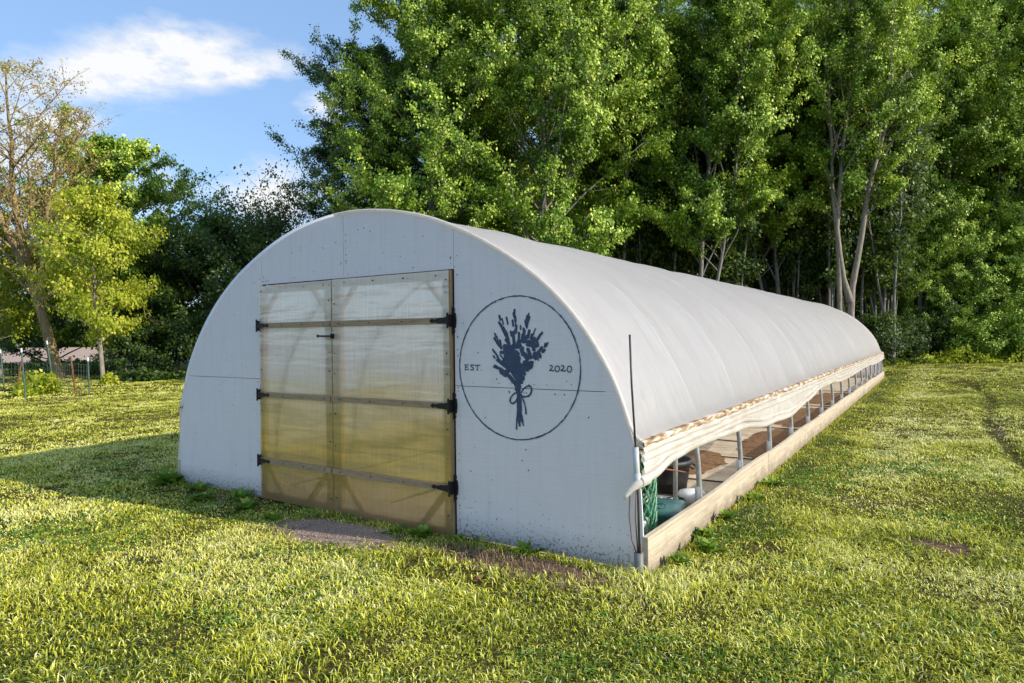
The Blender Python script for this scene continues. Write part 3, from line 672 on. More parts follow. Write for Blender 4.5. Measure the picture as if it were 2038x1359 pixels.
mb = MB(); lathe(mb, [(0,.03),(.07,.03),(.075,.05),(.085,.17),(.09,.18),(.09,.19),(.07,.19)], 20); pot = mb.build('flower_pot', M['white'], None, smooth=True); pot.location=(2.50,.60,0)
tag(pot, 'white plastic pot standing inside the green netting', 'pot')
mb = MB(); lathe(mb, [(0,.0),(.10,.0),(.13,.05),(.135,.09),(.12,.12),(.06,.135),(0,.14)], 20); bk = mb.build('basin', M['white'], None, smooth=True); bk.location=(2.48,1.98,0)
tag(bk, 'pale upturned basin half hidden behind the base board', 'basin')
mb = MB(); lathe(mb, [(0,.0),(.07,.0),(.075,.03),(.085,.11),(.09,.12),(.075,.12)], 18); bk = mb.build('nursery_pot', M['black'], None, smooth=True); bk.location=(2.45,1.62,.0)
tag(bk, 'small black nursery pot between the netting and the tub', 'pot')
# folding rack of pale slats
rk = thing('slatted_tray', 'grey slatted plastic tray lying between netting and tub', 'tray', (2.28,1.50,.0), .2)
mb = MB(); mb.box(-.2,.2,-.16,-.15,.08,.12); mb.box(-.2,.2,.15,.16,.08,.12)
for k in range(9): mb.box(-.2+k*.048,-.182+k*.048,-.149,.149,.09,.11)
mb.build('slats', M['pvc'], rk); mb=MB()
for s in (-1,1):
    mb = MB(); mb.box(-.21,.21,s*.17-.01,s*.17+.01,0,.13); mb.build('rim', M['galvd'], rk)
st = MB(); st.tube([(2.62,.60,.60),(2.64,1.05,.50),(2.66,1.30,.44)], [.008,.007,.005], 6); o = st.build('garden_cane', M['rust'], None, smooth=True)
tag(o, 'reddish brown cane slanting out from under the rolled curtain', 'cane')
po = MB(); po.tube([(2.44,1.62,-.05),(2.46,1.62,.93)], .020, 10); o = po.build('support_pipe', M['galv'], None, smooth=True)
tag(o, 'straight grey support pipe in front of the black tub', 'pipe')

# ================================================================ ground
def gz(x, y):
    x = np.asarray(x, float); y = np.asarray(y, float)
    z = .030*np.sin(x*.9+.4)*np.sin(y*.7+1.1)+.018*np.sin(x*2.1+y*1.3)+.010*np.sin(x*4.3-y*3.1+2)
    # flatten toward the greenhouse
    dx = np.maximum(np.abs(x)-2.9, 0); dy = np.maximum(np.maximum(-y-.1, y-LEN-.1), 0); dd = np.hypot(dx, dy)
    f = np.clip(dd/1.5, 0, 1)
    rut = -.07*np.exp(-((x-5.3-.12*np.sin(y*.5))/.14)**2)*np.clip((y-3)/2,0,1)*np.clip((22-y)/4,0,1)
    far = np.clip(1-(np.hypot(x-CX,y-CY)-30)/40, 0, 1)
    lift = .035*np.exp(-((x-2.2)/1.0)**2-((y+.25)/.35)**2)+.05*np.exp(-((x-3.2)/.35)**2)*np.exp(-((y-1.5)/1.6)**2)
    return (z*f+rut)*far+lift*(dd>0)
def grid(xs, ys):
    X, Y = np.meshgrid(xs, ys); Z = gz(X, Y); V = np.stack([X,Y,Z],-1).reshape(-1,3); nx = len(xs); ny_ = len(ys)
    i = np.arange(nx-1); j = np.arange(ny_-1); I,J = np.meshgrid(i,j); a = (J*nx+I).ravel(); Q = np.stack([a,a+1,a+nx+1,a+nx],1); return V,Q
def spaced(c, fine, half, far):
    a = list(np.arange(c-half, c+half+1e-6, fine)); d = fine; lo = a[0]; hi = a[-1]; L_=[];H_=[]
    while hi < c+far: d *= 1.35; hi += d; lo -= d; H_.append(hi); L_.append(lo)
    return np.array(L_[::-1]+a+H_)
V,Q = grid(spaced(0,.12,24,900), spaced(8,.12,24,900))
# sink the lawn under the greenhouse floor
ins = (np.abs(V[:,0])<2.8)&(V[:,1]>.02)&(V[:,1]<LEN); V[ins,2] = -.02
g = link(bpy.data.objects.new('lawn', fast_mesh('lawn', V, Q, smooth=True))); g.data.materials.append(M['ground']); tag(g, 'mown grass lawn around the greenhouse', 'lawn', kind='structure')
# floor inside
mb = MB(); mb.add([(-2.79,.02,.0),(2.79,.02,.0),(2.79,LEN,.0),(-2.79,LEN,.0)],[(0,1,2,3)]); o = mb.build('greenhouse_floor', M['fabric']); tag(o,'tan fabric covered greenhouse floor','floor',kind='structure')
def patch(name, m, cx_, cy_, rx, ry, z, seed, label, n=60, dome=.0, rings=6, kind='structure'):
    V=[(cx_,cy_,z+dome)];Q=[];T=[]
    for j in range(1,rings+1):
        for k in range(n):
            a=2*math.pi*k/n; f=1+.30*noise.noise(Vector((math.cos(a)*1.7+seed,math.sin(a)*1.7,seed)))+.12*noise.noise(Vector((math.cos(a)*6+seed,math.sin(a)*6,seed)))
            r_=j/rings; x=cx_+rx*r_*f*math.cos(a); y=cy_+ry*r_*f*math.sin(a)
            zz=z+dome*(1-r_*r_)+.012*noise.noise(Vector((x*6,y*6,seed)))*(1 if dome else .3)
            V.append((x,y,zz))
    for k in range(n): T.append((0,1+k,1+(k+1)%n))
    for j in range(rings-1):
        for k in range(n): Q.append((1+j*n+k,1+(j+1)*n+k,1+(j+1)*n+(k+1)%n,1+j*n+(k+1)%n))
    V=[(a,b,c+(float(gz(a,b)) if abs(a)>2.8 or b<0 else 0)) for a,b,c in V]
    o=link(bpy.data.objects.new(name, fast_mesh(name,V,Q,T,smooth=True))); o.data.materials.append(m); tag(o,label,name.replace('_',' '),kind=kind); return o
for i,(a,b,rx,ry) in enumerate([(1.75,4.0,.55,.75),(2.35,6.2,.4,1.4),(1.6,2.3,.5,.5),(.6,7.0,.5,1.2),(2.3,9.5,.4,1.6),(1.2,11.5,.5,1.2),(2.2,13.5,.45,1.6),(1.0,5.4,.35,.8)]):
    patch('soil_patch', M['isoil'], a,b,rx,ry,.006,i*3.1,'reddish brown loose soil spread on the greenhouse floor', dome=.03)
mb = MB()
for y in (1.3,2.9,4.4,5.9,7.6,9.4,11.3,13.2,15.4): mb.tube([(-2.6,y+.1*math.sin(y),.012),(0,y,.014),(2.6,y+.15*math.sin(y*3),.012)], .008, 5)
for x in (-1.5,0,1.4): mb.tube([(x,.5,.014),(x+.05,10,.014),(x,LEN-.5,.014)], .007, 5)
o = mb.build('drip_hoses', M['gap']); tag(o,'thin black irrigation hoses laid across the greenhouse floor','hose')
# ploughed field far to the left
x0 = [at(-900,38),at(330,40),at(420,150),at(-900,160)]
mb = MB(); mb.add([(a,b,.06) for a,b,_ in x0],[(0,1,2,3)]); o = mb.build('field', M['field']); tag(o,'bare tan field beyond the trees','field',kind='structure')
# ================================================================ grass
def keep_mask(x, y):
    ins = (np.abs(x)<2.86)&(y>-.03)&(y<LEN+.05)
    gr = (((x-.22)/.62)**2+((y+.44)/.27)**2 < 1)
    so = (((x-1.95)/.70)**2+((y+.32)/.16)**2 < 1)
    return ~ins, gr, so
def noise2(x, y, s, seed=0):
    """cheap smooth value noise"""
    x = x*s+seed*17.3; y = y*s+seed*5.1
    xi = np.floor(x).astype(int); yi = np.floor(y).astype(int); fx = x-xi; fy = y-yi; fx = fx*fx*(3-2*fx); fy = fy*fy*(3-2*fy)
    def h(a,b):
        n = (a*374761393+b*668265263+seed*974711)&0x7fffffff; n = ((n^(n>>13))*1274126177)&0x7fffffff; return (n%10007)/10007.
    return (h(xi,yi)*(1-fx)+h(xi+1,yi)*fx)*(1-fy)+(h(xi,yi+1)*(1-fx)+h(xi+1,yi+1)*fx)*fy
def blades(name, x, y, h, w, lean, r, tint, label=None):
    n = len(x); z = gz(x, y)-.004; az = r.uniform(0,2*np.pi,n); fa = az+r.normal(0,.9,n)
    lx, ly = np.cos(az)*lean, np.sin(az)*lean; sx, sy = np.cos(fa+np.pi/2)*w*.5, np.sin(fa+np.pi/2)*w*.5
    b = np.stack([x,y,z],1); S = np.stack([sx,sy,np.zeros(n)],1)
    m_ = b+np.stack([lx*h*.38, ly*h*.38, h*.62],1); t = b+np.stack([lx*h, ly*h, h*(1-.30*lean)],1)
    V = np.stack([b-S, b+S, m_+S*.8, m_-S*.8, t],1).reshape(-1,3); k = np.arange(n)*5
    Q = np.stack([k,k+1,k+2,k+3],1); T = np.stack([k+3,k+2,k+4],1)
    tt = np.repeat(tint,5).reshape(n,5); tt = tt*np.array([.25,.25,.95,.95,1.15]);  # blade roots darkened to paint in the shade between blades
    return fast_mesh(name, V, Q, T, tint=np.clip(tt,0,1).ravel())
def lawn_ring(d0, d1, dens, h0, w0, seed, tuft=7, wing=.40):
    r = np.random.default_rng(seed); a0, a1 = -.80, .80
    area = .5*(a1-a0)*(d1*d1-d0*d0)*(1+.45*wing/.8); nt = int(area*dens/tuft)
    d = np.sqrt(r.uniform(d0*d0, d1*d1, nt)); a = r.uniform(a0,a1,nt); ow = r.uniform(0,1,nt) < .45*wing/.8/(1+.45*wing/.8); a = np.where(ow, np.sign(a)*(.80+wing*np.abs(a)/.8), a)
    fx, fy = -math.sin(TH), math.cos(TH); c, s = math.cos(TH), math.sin(TH)
    X = CX+d*(np.cos(a)*fx+np.sin(a)*c); Y = CY+d*(np.cos(a)*fy+np.sin(a)*s)
    dry = noise2(X,Y,.9,1)*.45+noise2(X,Y,3.1,2)*.30+noise2(X,Y,.25,3)*.25; dry = (dry-.5)*2.0+.5+.45*np.exp(-((X-3.95)/.35)**2)*(Y>2)-.40*np.exp(-((X-3.05)/.30)**2)*(Y>.4)
    trk = 1.4*np.exp(-((X-5.3-.12*np.sin(Y*.5))/.16)**2)*(Y>4)*(Y<22)+.5*np.exp(-((X-6.9)/.22)**2)*(Y>2)*(Y<24)
    ok, gr, so = keep_mask(X,Y); e1 = np.clip(((X-.22)/.85)**2+((Y+.46)/.36)**2, 0, 1)**2; e2 = np.clip(((X-1.9)/.85)**2+((Y+.32)/.24)**2, 0, 1)**1.5; p = np.where(gr, .05, np.where(so, .08, 1.0))*np.minimum(e1,e2); bare = noise2(X,Y,2.2,5)*noise2(X,Y,5.5,6); sp_ = np.ones(len(X))
    for (qx,qy,qa,qb) in SPOTS: sp_ *= np.clip(((X-qx)/qa)**2+((Y-qy)/qb)**2, .15, 1)
    p = p*sp_*(1-.55*trk*(noise2(X,Y,2.0,55)>.35))*np.where(np.hypot((X+1.9)/1.1,(Y+.12)/.22)<1,.35,1)
    p *= np.where(bare > .62, .25, 1)
    m_ = ok & (r.uniform(0,1,nt) < p); X,Y,dry = X[m_],Y[m_],dry[m_]
    th = r.uniform(.5,1.3,len(X))*(.45+1.0*noise2(X,Y,1.7,8))*(.75+.5*noise2(X,Y,6,14)); tt = r.normal(0,.13,len(X))
    sp = h0*1.1
    X = np.repeat(X,tuft); Y = np.repeat(Y,tuft); th = np.repeat(th,tuft); dr = np.repeat(dry+tt,tuft); n = len(X)
    X = X+r.normal(0,sp,n); Y = Y+r.normal(0,sp,n)
    near = np.minimum(1, (np.hypot(X-CX,Y-CY)/5)); 
    # keep the strip against the walls clear so that blades do not poke through
    k2 = ~((np.abs(X)<2.85)&(Y>-.02)&(Y<LEN+.03)); X,Y,th,dr = X[k2],Y[k2],th[k2],dr[k2]; n = len(X)
    h = h0*th*r.uniform(.6,1.3,n); w = w0*r.uniform(.6,1.3,n); lean = np.abs(r.normal(.95,.45,n))
    tint = np.clip(.09+dr*.85+r.normal(0,.19,n)-.03, 0, 1); straw = r.uniform(0,1,n) < .12; tint[straw] = r.uniform(.8,1,straw.sum())
    return blades('grass', X,Y,h,w,lean,r,tint)
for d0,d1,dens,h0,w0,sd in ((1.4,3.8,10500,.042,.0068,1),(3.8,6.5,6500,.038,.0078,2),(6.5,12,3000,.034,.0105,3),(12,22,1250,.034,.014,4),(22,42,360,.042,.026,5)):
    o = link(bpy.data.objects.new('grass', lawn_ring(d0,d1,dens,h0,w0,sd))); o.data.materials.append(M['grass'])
    tag(o, 'short green and straw coloured lawn grass, %s' % {1:'closest to the viewer',2:'in front of the greenhouse wall',3:'beside the greenhouse',4:'in the middle distance',5:'reaching to the trees'}[sd], 'grass', kind='stuff')
# clover and small broad leaves in patches
r = np.random.default_rng(31); nt = 15000; d = np.sqrt(r.uniform(1.5**2, 10**2, nt)); a = r.uniform(-.8,.8,nt)
X = CX+d*(-np.cos(a)*math.sin(TH)+np.sin(a)*math.cos(TH)); Y = CY+d*(np.cos(a)*math.cos(TH)+np.sin(a)*math.sin(TH))
k = keep_mask(X,Y)[0] & (noise2(X,Y,.8,41)*.6+noise2(X,Y,3,42)*.4 > .56) & ~keep_mask(X,Y)[1]
X = np.repeat(X[k],6); Y = np.repeat(Y[k],6); n = len(X); X += r.normal(0,.025,n); Y += r.normal(0,.025,n); k = ~((np.abs(X)<2.87)&(Y>-.03)); X,Y = X[k],Y[k]; n = len(X)
me = blades('clover', X,Y, r.uniform(.018,.04,n), r.uniform(.010,.020,n), np.abs(r.normal(.9,.3,n)), r, np.clip(r.normal(.5,.22,n),0,1)); me.materials.append(M['weed'])
o = link(bpy.data.objects.new('clover', me)); tag(o, 'patches of small leafed green clover between the grass', 'clover', kind='stuff')
# loose stones on the trodden ground
r = np.random.default_rng(33); n = 2600; x = .22+r.normal(0,.48,n); y = -.50+r.normal(0,.20,n); k = (y < -.06); x,y = x[k],y[k]; n = len(x); s = r.uniform(.003,.010,n)
z = gz(x,y); d6 = np.array([(1,0,0),(0,1,0),(-1,0,0),(0,-1,0),(0,0,.8),(0,0,-.6)]); V = (np.stack([x,y,z+s*.3],1)[:,None,:]+d6[None]*s[:,None,None]*r.uniform(.6,1.3,(n,6,1))).reshape(-1,3)
T = (np.arange(n)[:,None,None]*6+np.array([(0,1,4),(1,2,4),(2,3,4),(3,0,4)])[None]).reshape(-1,3)
me = fast_mesh('gravel', V, None, T); me.materials.append(M['gravel']); o = link(bpy.data.objects.new('gravel', me)); tag(o,'loose pinkish gravel trodden in front of the double door','gravel',kind='stuff')
# taller tufts, weeds and dry straw along the foot of the walls
r = np.random.default_rng(21)
def strip(n, fx, fy, h, w, tint, m, name, label, cat, jit=.03):
    t = r.uniform(0,1,n); x = fx(t)+r.normal(0,jit,n); y = fy(t)+r.normal(0,jit,n)
    k = keep_mask(x,y)[0]; x,y = x[k],y[k]; n = len(x)
    me = blades(name, x,y, h*r.uniform(.4,1.4,n), np.full(n,w)*r.uniform(.6,1.4,n), np.abs(r.normal(.5,.35,n)), r, np.clip(r.normal(tint,.2,n),0,1))
    o = link(bpy.data.objects.new(name, me)); me.materials.append(m); tag(o,label,cat,kind='stuff')
strip(900, lambda t:1.2+1.7*t, lambda t:-.13-.05*np.sin(t*9), .055,.006,.35, M['grass'],'grass','longer grass at the foot of the right hand wall','grass',.05)
strip(700, lambda t:-2.9+1.6*t, lambda t:-.08+0*t, .05,.006,.15, M['grass'],'grass','longer shaded grass below the left hand wall','grass',.05)
strip(2600, lambda t:2.90+0*t, lambda t:.0+22*t**1.5, .06,.009,.3, M['grass'],'grass','longer grass along the base board','grass',.04)
strip(1900, lambda t:1.25+1.6*t, lambda t:-.36+.1*np.sin(t*7), .045,.005,.6, M['straw'],'dry_grass','straw coloured dead grass on the bare soil','dry grass',.11)
strip(500, lambda t:2.7+.5*t, lambda t:-.12-.2*t, .09,.006,.85, M['grass'],'dry_grass','pale long grass round the corner pipe','dry grass',.10)
# low weeds: each a rosette of leaves
def weed(label, x, y, s, n, seed, up=.5, ml='weed', wdt=.35):
    rr_ = np.random.default_rng(seed); az = rr_.uniform(0,6.283,n); el = np.clip(rr_.normal(up,.3,n),.05,1.4); L_ = s*rr_.uniform(.5,1.2,n)
    d = np.stack([np.cos(az)*np.cos(el),np.sin(az)*np.cos(el),np.sin(el)],1); sd = np.stack([-np.sin(az),np.cos(az),0*az],1)
    b = np.stack([rr_.normal(0,s*.25,n),rr_.normal(0,s*.25,n),0*az],1); tip = b+d*L_[:,None]; tip[:,2] -= L_*.15; m1 = b+d*L_[:,None]*.55+np.array([0,0,.08])*L_[:,None]
    V = np.stack([b, m1+sd*L_[:,None]*wdt*.5, tip, m1-sd*L_[:,None]*wdt*.5],1).reshape(-1,3); Q = np.arange(4*n).reshape(n,4)
    me = fast_mesh('weed', V, Q, tint=np.repeat(rr_.beta(2,2,n),4)); me.materials.append(M[ml])
    o = link(bpy.data.objects.new('weed', me)); o.location = (x,y,float(gz(x,y))+.005); return tag(o, label, 'weed', 'weeds at the foot of the greenhouse')
weeds = [(.95,-.13,.10,60,'leafy weed at the right end of the door sill'),(.70,-.17,.09,40,'small weed on the gravel under the right door'),(1.30,-.12,.09,40,'curled weed just right of the door'),
 (1.55,-.13,.16,14,'tall thin bladed weed below the painted ring'),(1.95,-.14,.12,30,'weed in front of the wall foot midway to the corner'),(-1.5,-.12,.12,50,'shaded weed left of the door'),
 (-1.1,-.35,.12,60,'broad shaded weed in front of the narrow door leaf'),(-2.2,-.15,.12,60,'shaded weed by the left wall panel'),(-2.85,-.10,.20,70,'long grassy weed at the left corner of the wall'),
 (-1.8,-.35,.12,60,'low weed patch in the shade left of the gravel'),(2.92,.95,.10,50,'clover like weed against the base board'),(2.95,1.5,.11,60,'second green weed along the base board'),
 (2.95,.25,.10,40,'weed beside the corner pipe'),(2.98,2.3,.10,60,'bright weed near the first board joint'),(2.96,3.1,.11,60,'spreading weed past the first hoop'),(-.55,-.45,.08,40,'low weed at the left edge of the gravel'),(3.05,.6,.12,60,'flat leaved weed in front of the green netting')]
for i,(x,y,s,n,lb) in enumerate(weeds): weed(lb, x,y,s,n,100+i, .5, 'weed', .4 if i != 3 else .12)
for i,(px,d,lb) in enumerate([(1192,5.75,None),]): pass
def dandelion(x,y,lb):
    t = thing('dandelion', lb, 'flower', (x,y,float(gz(x,y))), 0, 'yellow dandelions in the lawn')
    mb = MB(); mb.tube([(0,0,0),(.005,0,.05)], .002, 5); mb.build('stem', M['weed'], t)
    mb = MB()
    for k in range(14):
        a=k*.45; l=.014; mb.add([(.005,0,.05),(.005+l*math.cos(a-.2),l*math.sin(a-.2),.055),(.005+l*math.cos(a+.2),l*math.sin(a+.2),.055)],[(0,1,2)])
    mb.build('petals', M['yellow'], t)
M['yellow'] = mat('dandelion_yellow', (.8,.55,.02), .7)
for x,y,lb in ((-1.05,-.28,'yellow dandelion in the shade below the left door'),(.98,-.62,'yellow dandelion at the right end of the gravel'),(1.75,-.62,'yellow dandelion in front of the bare soil')): dandelion(x,y,lb)
# dead brown leaves
def dead_leaf(x,y,s,lb,rz):
    mb = MB(); P=[]
    for k in range(9):
        a=2*math.pi*k/9; q=s*(1 if k%2 else .5); P.append((q*math.cos(a),q*math.sin(a),.02+s*.5*math.sin(a*2)+.01*(k%3)))
    mb.add([(0,0,.012)]+P,[(0,1+k,1+(k+1)%9) for k in range(9)]); o=mb.build('dead_leaf',M['rust']); o.location=(x,y,float(gz(x,y))); o.rotation_euler=(.3,.2,rz); tag(o,lb,'leaf')
dead_leaf(1.42,-.10,.045,'curled brown dead leaf against the wall right of the door',.5)
dead_leaf(1.95,-.75,.04,'brown dead leaf lying in the grass in front of the painted wall',1.5)

# ================================================================ trees
def tree_proto(kind, h, crown0, prof, nprim, nleaf, size, seed, trunk_r=.16, lean=(0,0), stems=None, barkm='bark', leafm='leaf', elev=(.7,1.1), sub=6, drop=.35, scatter=.20, crown_only_out=.35, curl=.5, aspect=.62):
    """returns (trunk mesh, crown mesh). prof(t): branch reach at fraction t of the crown height"""
    r = np.random.default_rng(seed); rd = random.Random(seed); mb = MB(); pts = []; wts = []
    if stems is None: stems = [[(0,0,-.2),(lean[0]*.3,lean[1]*.3,h*.35),(lean[0],lean[1],h)]]
    total = sum(1 for _ in stems)
    for si, S in enumerate(stems):
        S = [Vector(p) for p in S]; n = 14; cl = []
        # polyline resample with wobble
        ds = [0]
        for i in range(1,len(S)): ds.append(ds[-1]+(S[i]-S[i-1]).length)
        for k in range(n+1):
            t = ds[-1]*k/n; j = 0
            while j < len(S)-2 and ds[j+1] < t: j += 1
            f = (t-ds[j])/max(1e-6,ds[j+1]-ds[j]); f2 = f; p = S[j].lerp(S[j+1], f2)
            wob = .012*h*(k/n) if k else 0
            p = p+Vector((noise.noise(Vector((k*.5,seed,si))),noise.noise(Vector((k*.5,seed+7,si))),0))*wob; cl.append(p)
        r0 = trunk_r*(1 if si == 0 else .75)
        rs = [r0*(1-.9*(k/n))+.008 for k in range(n+1)]; rs[0] *= 1.35
        mb.tube(cl, rs, 8, False)
        top = cl[-1].z
        for b in range(nprim//total):
            t = (b+rd.random())/(nprim/total); zt = crown0+(top-crown0)*t
            k = next((i for i in range(n) if cl[i+1].z >= zt), n-1)
            f = (zt-cl[k].z)/max(1e-6,cl[k+1].z-cl[k].z); o = cl[k].lerp(cl[k+1], max(0,min(1,f)))
            az = b*2.399+rd.uniform(-.5,.5)+si*1.3; reach = prof(t)*rd.uniform(.62,1.12)
            el = rd.uniform(*elev)*(1 if t < .85 else 1.1)
            L_ = reach/max(.35,math.cos(min(el,1.2)))
            d = Vector((math.cos(az)*math.cos(el), math.sin(az)*math.cos(el), math.sin(el)))
            P = [o]; m_ = 6
            for q in range(1,m_+1):
                d2 = d+Vector((rd.uniform(-.18,.18),rd.uniform(-.18,.18),-curl*.12*(q/m_) + rd.uniform(-.08,.08))); d2.normalize(); P.append(P[-1]+d2*(L_/m_)); d = d2
            rb = max(.012, rs[k]*.38*min(1,L_/4)); mb.tube(P, [rb*(1-.85*q/m_)+.004 for q in range(m_+1)], 5, False)
            pts += [P[q].lerp(P[q+1], rd.random()) for q in range(2,m_) for _ in range(2)]; wts += [1]*(2*(m_-2))
            for s_ in range(sub):
                q = rd.uniform(crown_only_out,.97)*m_; j = int(q); b0 = P[j].lerp(P[min(j+1,m_)], q-j)
                a2 = rd.uniform(0,6.283); dd = (d*.6+Vector((math.cos(a2),math.sin(a2),rd.uniform(-.1,.7)))).normalized(); l2 = L_*rd.uniform(.14,.34)
                e1 = b0+dd*l2*.5+Vector((0,0,.02)); e2 = e1+(dd+Vector((0,0,.15))).normalized()*l2*.5
                mb.tube([b0,e1,e2], [.012,.008,.004], 4, False)
                for q2 in range(7): pts.append(b0.lerp(e1, rd.random()) if q2 < 2 else e1.lerp(e2, rd.random()))
                pts.append(e2)
    A = np.array([tuple(p) for p in pts]); idx = r.integers(0,len(A),nleaf); C = A[idx]+r.normal(0,scatter,(nleaf,3))*np.array([1,1,.75])
    C[:,2] = np.maximum(C[:,2], .15)
    # tips carry lighter young leaves; inner leaves darkened to paint in crown shade
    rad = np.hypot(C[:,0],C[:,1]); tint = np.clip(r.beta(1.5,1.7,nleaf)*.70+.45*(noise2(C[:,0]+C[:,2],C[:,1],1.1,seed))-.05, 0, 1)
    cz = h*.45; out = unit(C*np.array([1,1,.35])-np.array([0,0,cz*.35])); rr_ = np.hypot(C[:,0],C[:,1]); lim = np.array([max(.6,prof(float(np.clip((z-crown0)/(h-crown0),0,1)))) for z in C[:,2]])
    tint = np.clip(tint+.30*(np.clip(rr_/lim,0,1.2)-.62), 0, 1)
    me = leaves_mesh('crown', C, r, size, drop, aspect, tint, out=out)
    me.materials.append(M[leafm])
    tm = bpy.data.meshes.new('trunk'); tm.from_pydata(mb.v, [], mb.f); tm.materials.append(M[barkm]); tm.polygons.foreach_set('use_smooth',[True]*len(tm.polygons)); tm.update()
    return tm, me
def plant_tree(name, proto, label, px, d, rz=0, s=1.0, sz=None, group=None, cat='tree', loc=None):
    x,y,_ = at(px,d) if loc is None else loc
    t = thing(name, label, cat, (x,y,float(gz(x,y))-.02), rz, group); t.scale = (s,s,sz or s)
    tr = bpy.data.objects.new('trunk', proto[0]); link(tr, t); cr = bpy.data.objects.new('crown', proto[1]); link(cr, t); return t
def pf(pts): return lambda t: interp(pts, t)
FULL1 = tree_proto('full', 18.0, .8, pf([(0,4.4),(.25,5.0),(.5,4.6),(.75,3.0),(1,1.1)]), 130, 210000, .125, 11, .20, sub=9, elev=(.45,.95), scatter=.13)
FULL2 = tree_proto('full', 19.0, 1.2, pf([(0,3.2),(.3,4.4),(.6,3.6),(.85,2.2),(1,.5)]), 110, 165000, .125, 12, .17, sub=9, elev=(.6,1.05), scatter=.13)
SLIM1 = tree_proto('slim', 20.5, 4.8, pf([(0,2.2),(.3,3.1),(.6,3.0),(.85,2.0),(1,.9)]), 90, 110000, .125, 13, .12, sub=8, elev=(.75,1.15), scatter=.13,
    stems=[[(0,0,-.2),(.1,0,1.2),(.9,.1,6),(1.6,.3,19.5)],[(0,0,.9),(-.5,.1,3),(-1.2,-.1,8),(-2.4,0,17.5)],[(.15,0,1.4),(.3,.5,5),(.4,1.4,17)]])
SLIM2 = tree_proto('slim', 19.5, 4.0, pf([(0,2.2),(.3,3.3),(.6,3.2),(.85,2.2),(1,.9)]), 90, 115000, .125, 14, .12, sub=8, elev=(.6,1.1), scatter=.13,
    stems=[[(0,0,-.2),(-.2,0,3),(.3,.1,9),(.1,.3,18.5)],[(0,0,1.2),(.7,.2,4),(1.5,-.1,9),(2.0,0,16)]])
FORK = tree_proto('fork', 18.5, 6.3, pf([(0,1.5),(.3,2.8),(.6,3.0),(.85,2.0),(1,.5)]), 84, 85000, .125, 15, .165, sub=8, scatter=.13, elev=(.75,1.15), barkm='barkp',
    stems=[[(0,0,-.2),(.05,0,3.3),(.45,0,5.2),(.85,.1,7.4),(1.8,.2,10.8),(2.8,.3,17)],[(.02,0,2.9),(-.38,0,4.3),(-.50,0,6.2),(-.30,.1,9),(.2,.2,12),(.4,.2,18.5)],[(-.42,.05,-.2),(-.45,0,4.6),(-.62,.1,7.5),(-.62,.2,10),(-.9,.3,17.5)]])
ROUND = tree_proto('round', 11.2, .6, pf([(0,3.6),(.3,4.6),(.6,4.0),(.85,2.3),(1,.6)]), 70, 62000, .17, 16, .2, sub=8, elev=(.35,.9), leafm='leaf', scatter=.14)
LOWD = tree_proto('low', 8.6, .2, pf([(0,3.6),(.4,3.9),(.7,2.7),(1,.5)]), 60, 22000, .19, 17, .14, sub=7, elev=(.5,1.05), leafm='leafd', scatter=.22, barkm='barkd')
LOWS = tree_proto('lows', 7.8, .3, pf([(0,3.0),(.4,3.4),(.7,2.6),(1,.8)]), 54, 8000, .17, 18, .12, sub=7, elev=(.8,1.2), leafm='leafd', scatter=.22, barkm='barkd')
PINK = tree_proto('pink', 13.5, 3.0, pf([(0,2.6),(.3,3.6),(.6,3.4),(.85,2.2),(1,.8)]), 70, 15000, .10, 19, .24, sub=9, elev=(.55,1.1), leafm='leafp', barkm='barko', scatter=.10,
    stems=[[(0,0,-.2),(-.5,0,2.0),(-1.3,0,4.5),(-2.0,0,8),(-2.3,0,13.5)],[(-.9,0,3.2),(-.9,.4,6),(-.2,.6,12.0)],[(-1.3,0,4.5),(-2.8,-.3,8),(-4.2,-.5,12)]])
SAPL = tree_proto('sapling', 7.2, 1.4, pf([(0,1.9),(.3,2.9),(.6,2.6),(1,.6)]), 52, 24000, .125, 20, .10, sub=6, elev=(.1,.7), leafm='leafy', barkm='barkp', scatter=.17, drop=.5,
    stems=[[(0,0,-.2),(-.16,0,1.4),(-.36,0,3.2),(-.52,0,7.2)]])
BUSH = tree_proto('bush', 2.4, .05, pf([(0,1.1),(.4,1.3),(.8,.8),(1,.3)]), 34, 5200, .13, 22, .04, sub=6, elev=(.2,1.0), leafm='leaf', scatter=.12)
BUSHD = tree_proto('bushd', 2.6, .05, pf([(0,1.3),(.4,1.5),(.8,.9),(1,.3)]), 34, 4500, .14, 23, .04, sub=6, elev=(.2,1.0), leafm='leafd', scatter=.14, barkm='barkd')
POLE1 = tree_proto('pole', 17.0, 6.5, pf([(0,.9),(.3,1.5),(.7,1.6),(1,.4)]), 30, 8500, .16, 24, .085, sub=6, elev=(.7,1.2), leafm='leaf', barkm='bark', scatter=.18)
POLE2 = tree_proto('pole', 14.5, 3.5, pf([(0,.8),(.3,1.3),(.7,1.5),(1,.4)]), 30, 6500, .19, 25, .07, sub=5, elev=(.7,1.2), leafm='leafd', barkm='bark', scatter=.25, lean=(.8,.3),
    stems=[[(0,0,-.2),(.1,0,4),(.8,.2,14.5)],[(0,.1,.4),(-.5,.1,4),(-1.4,.2,13.5)]])

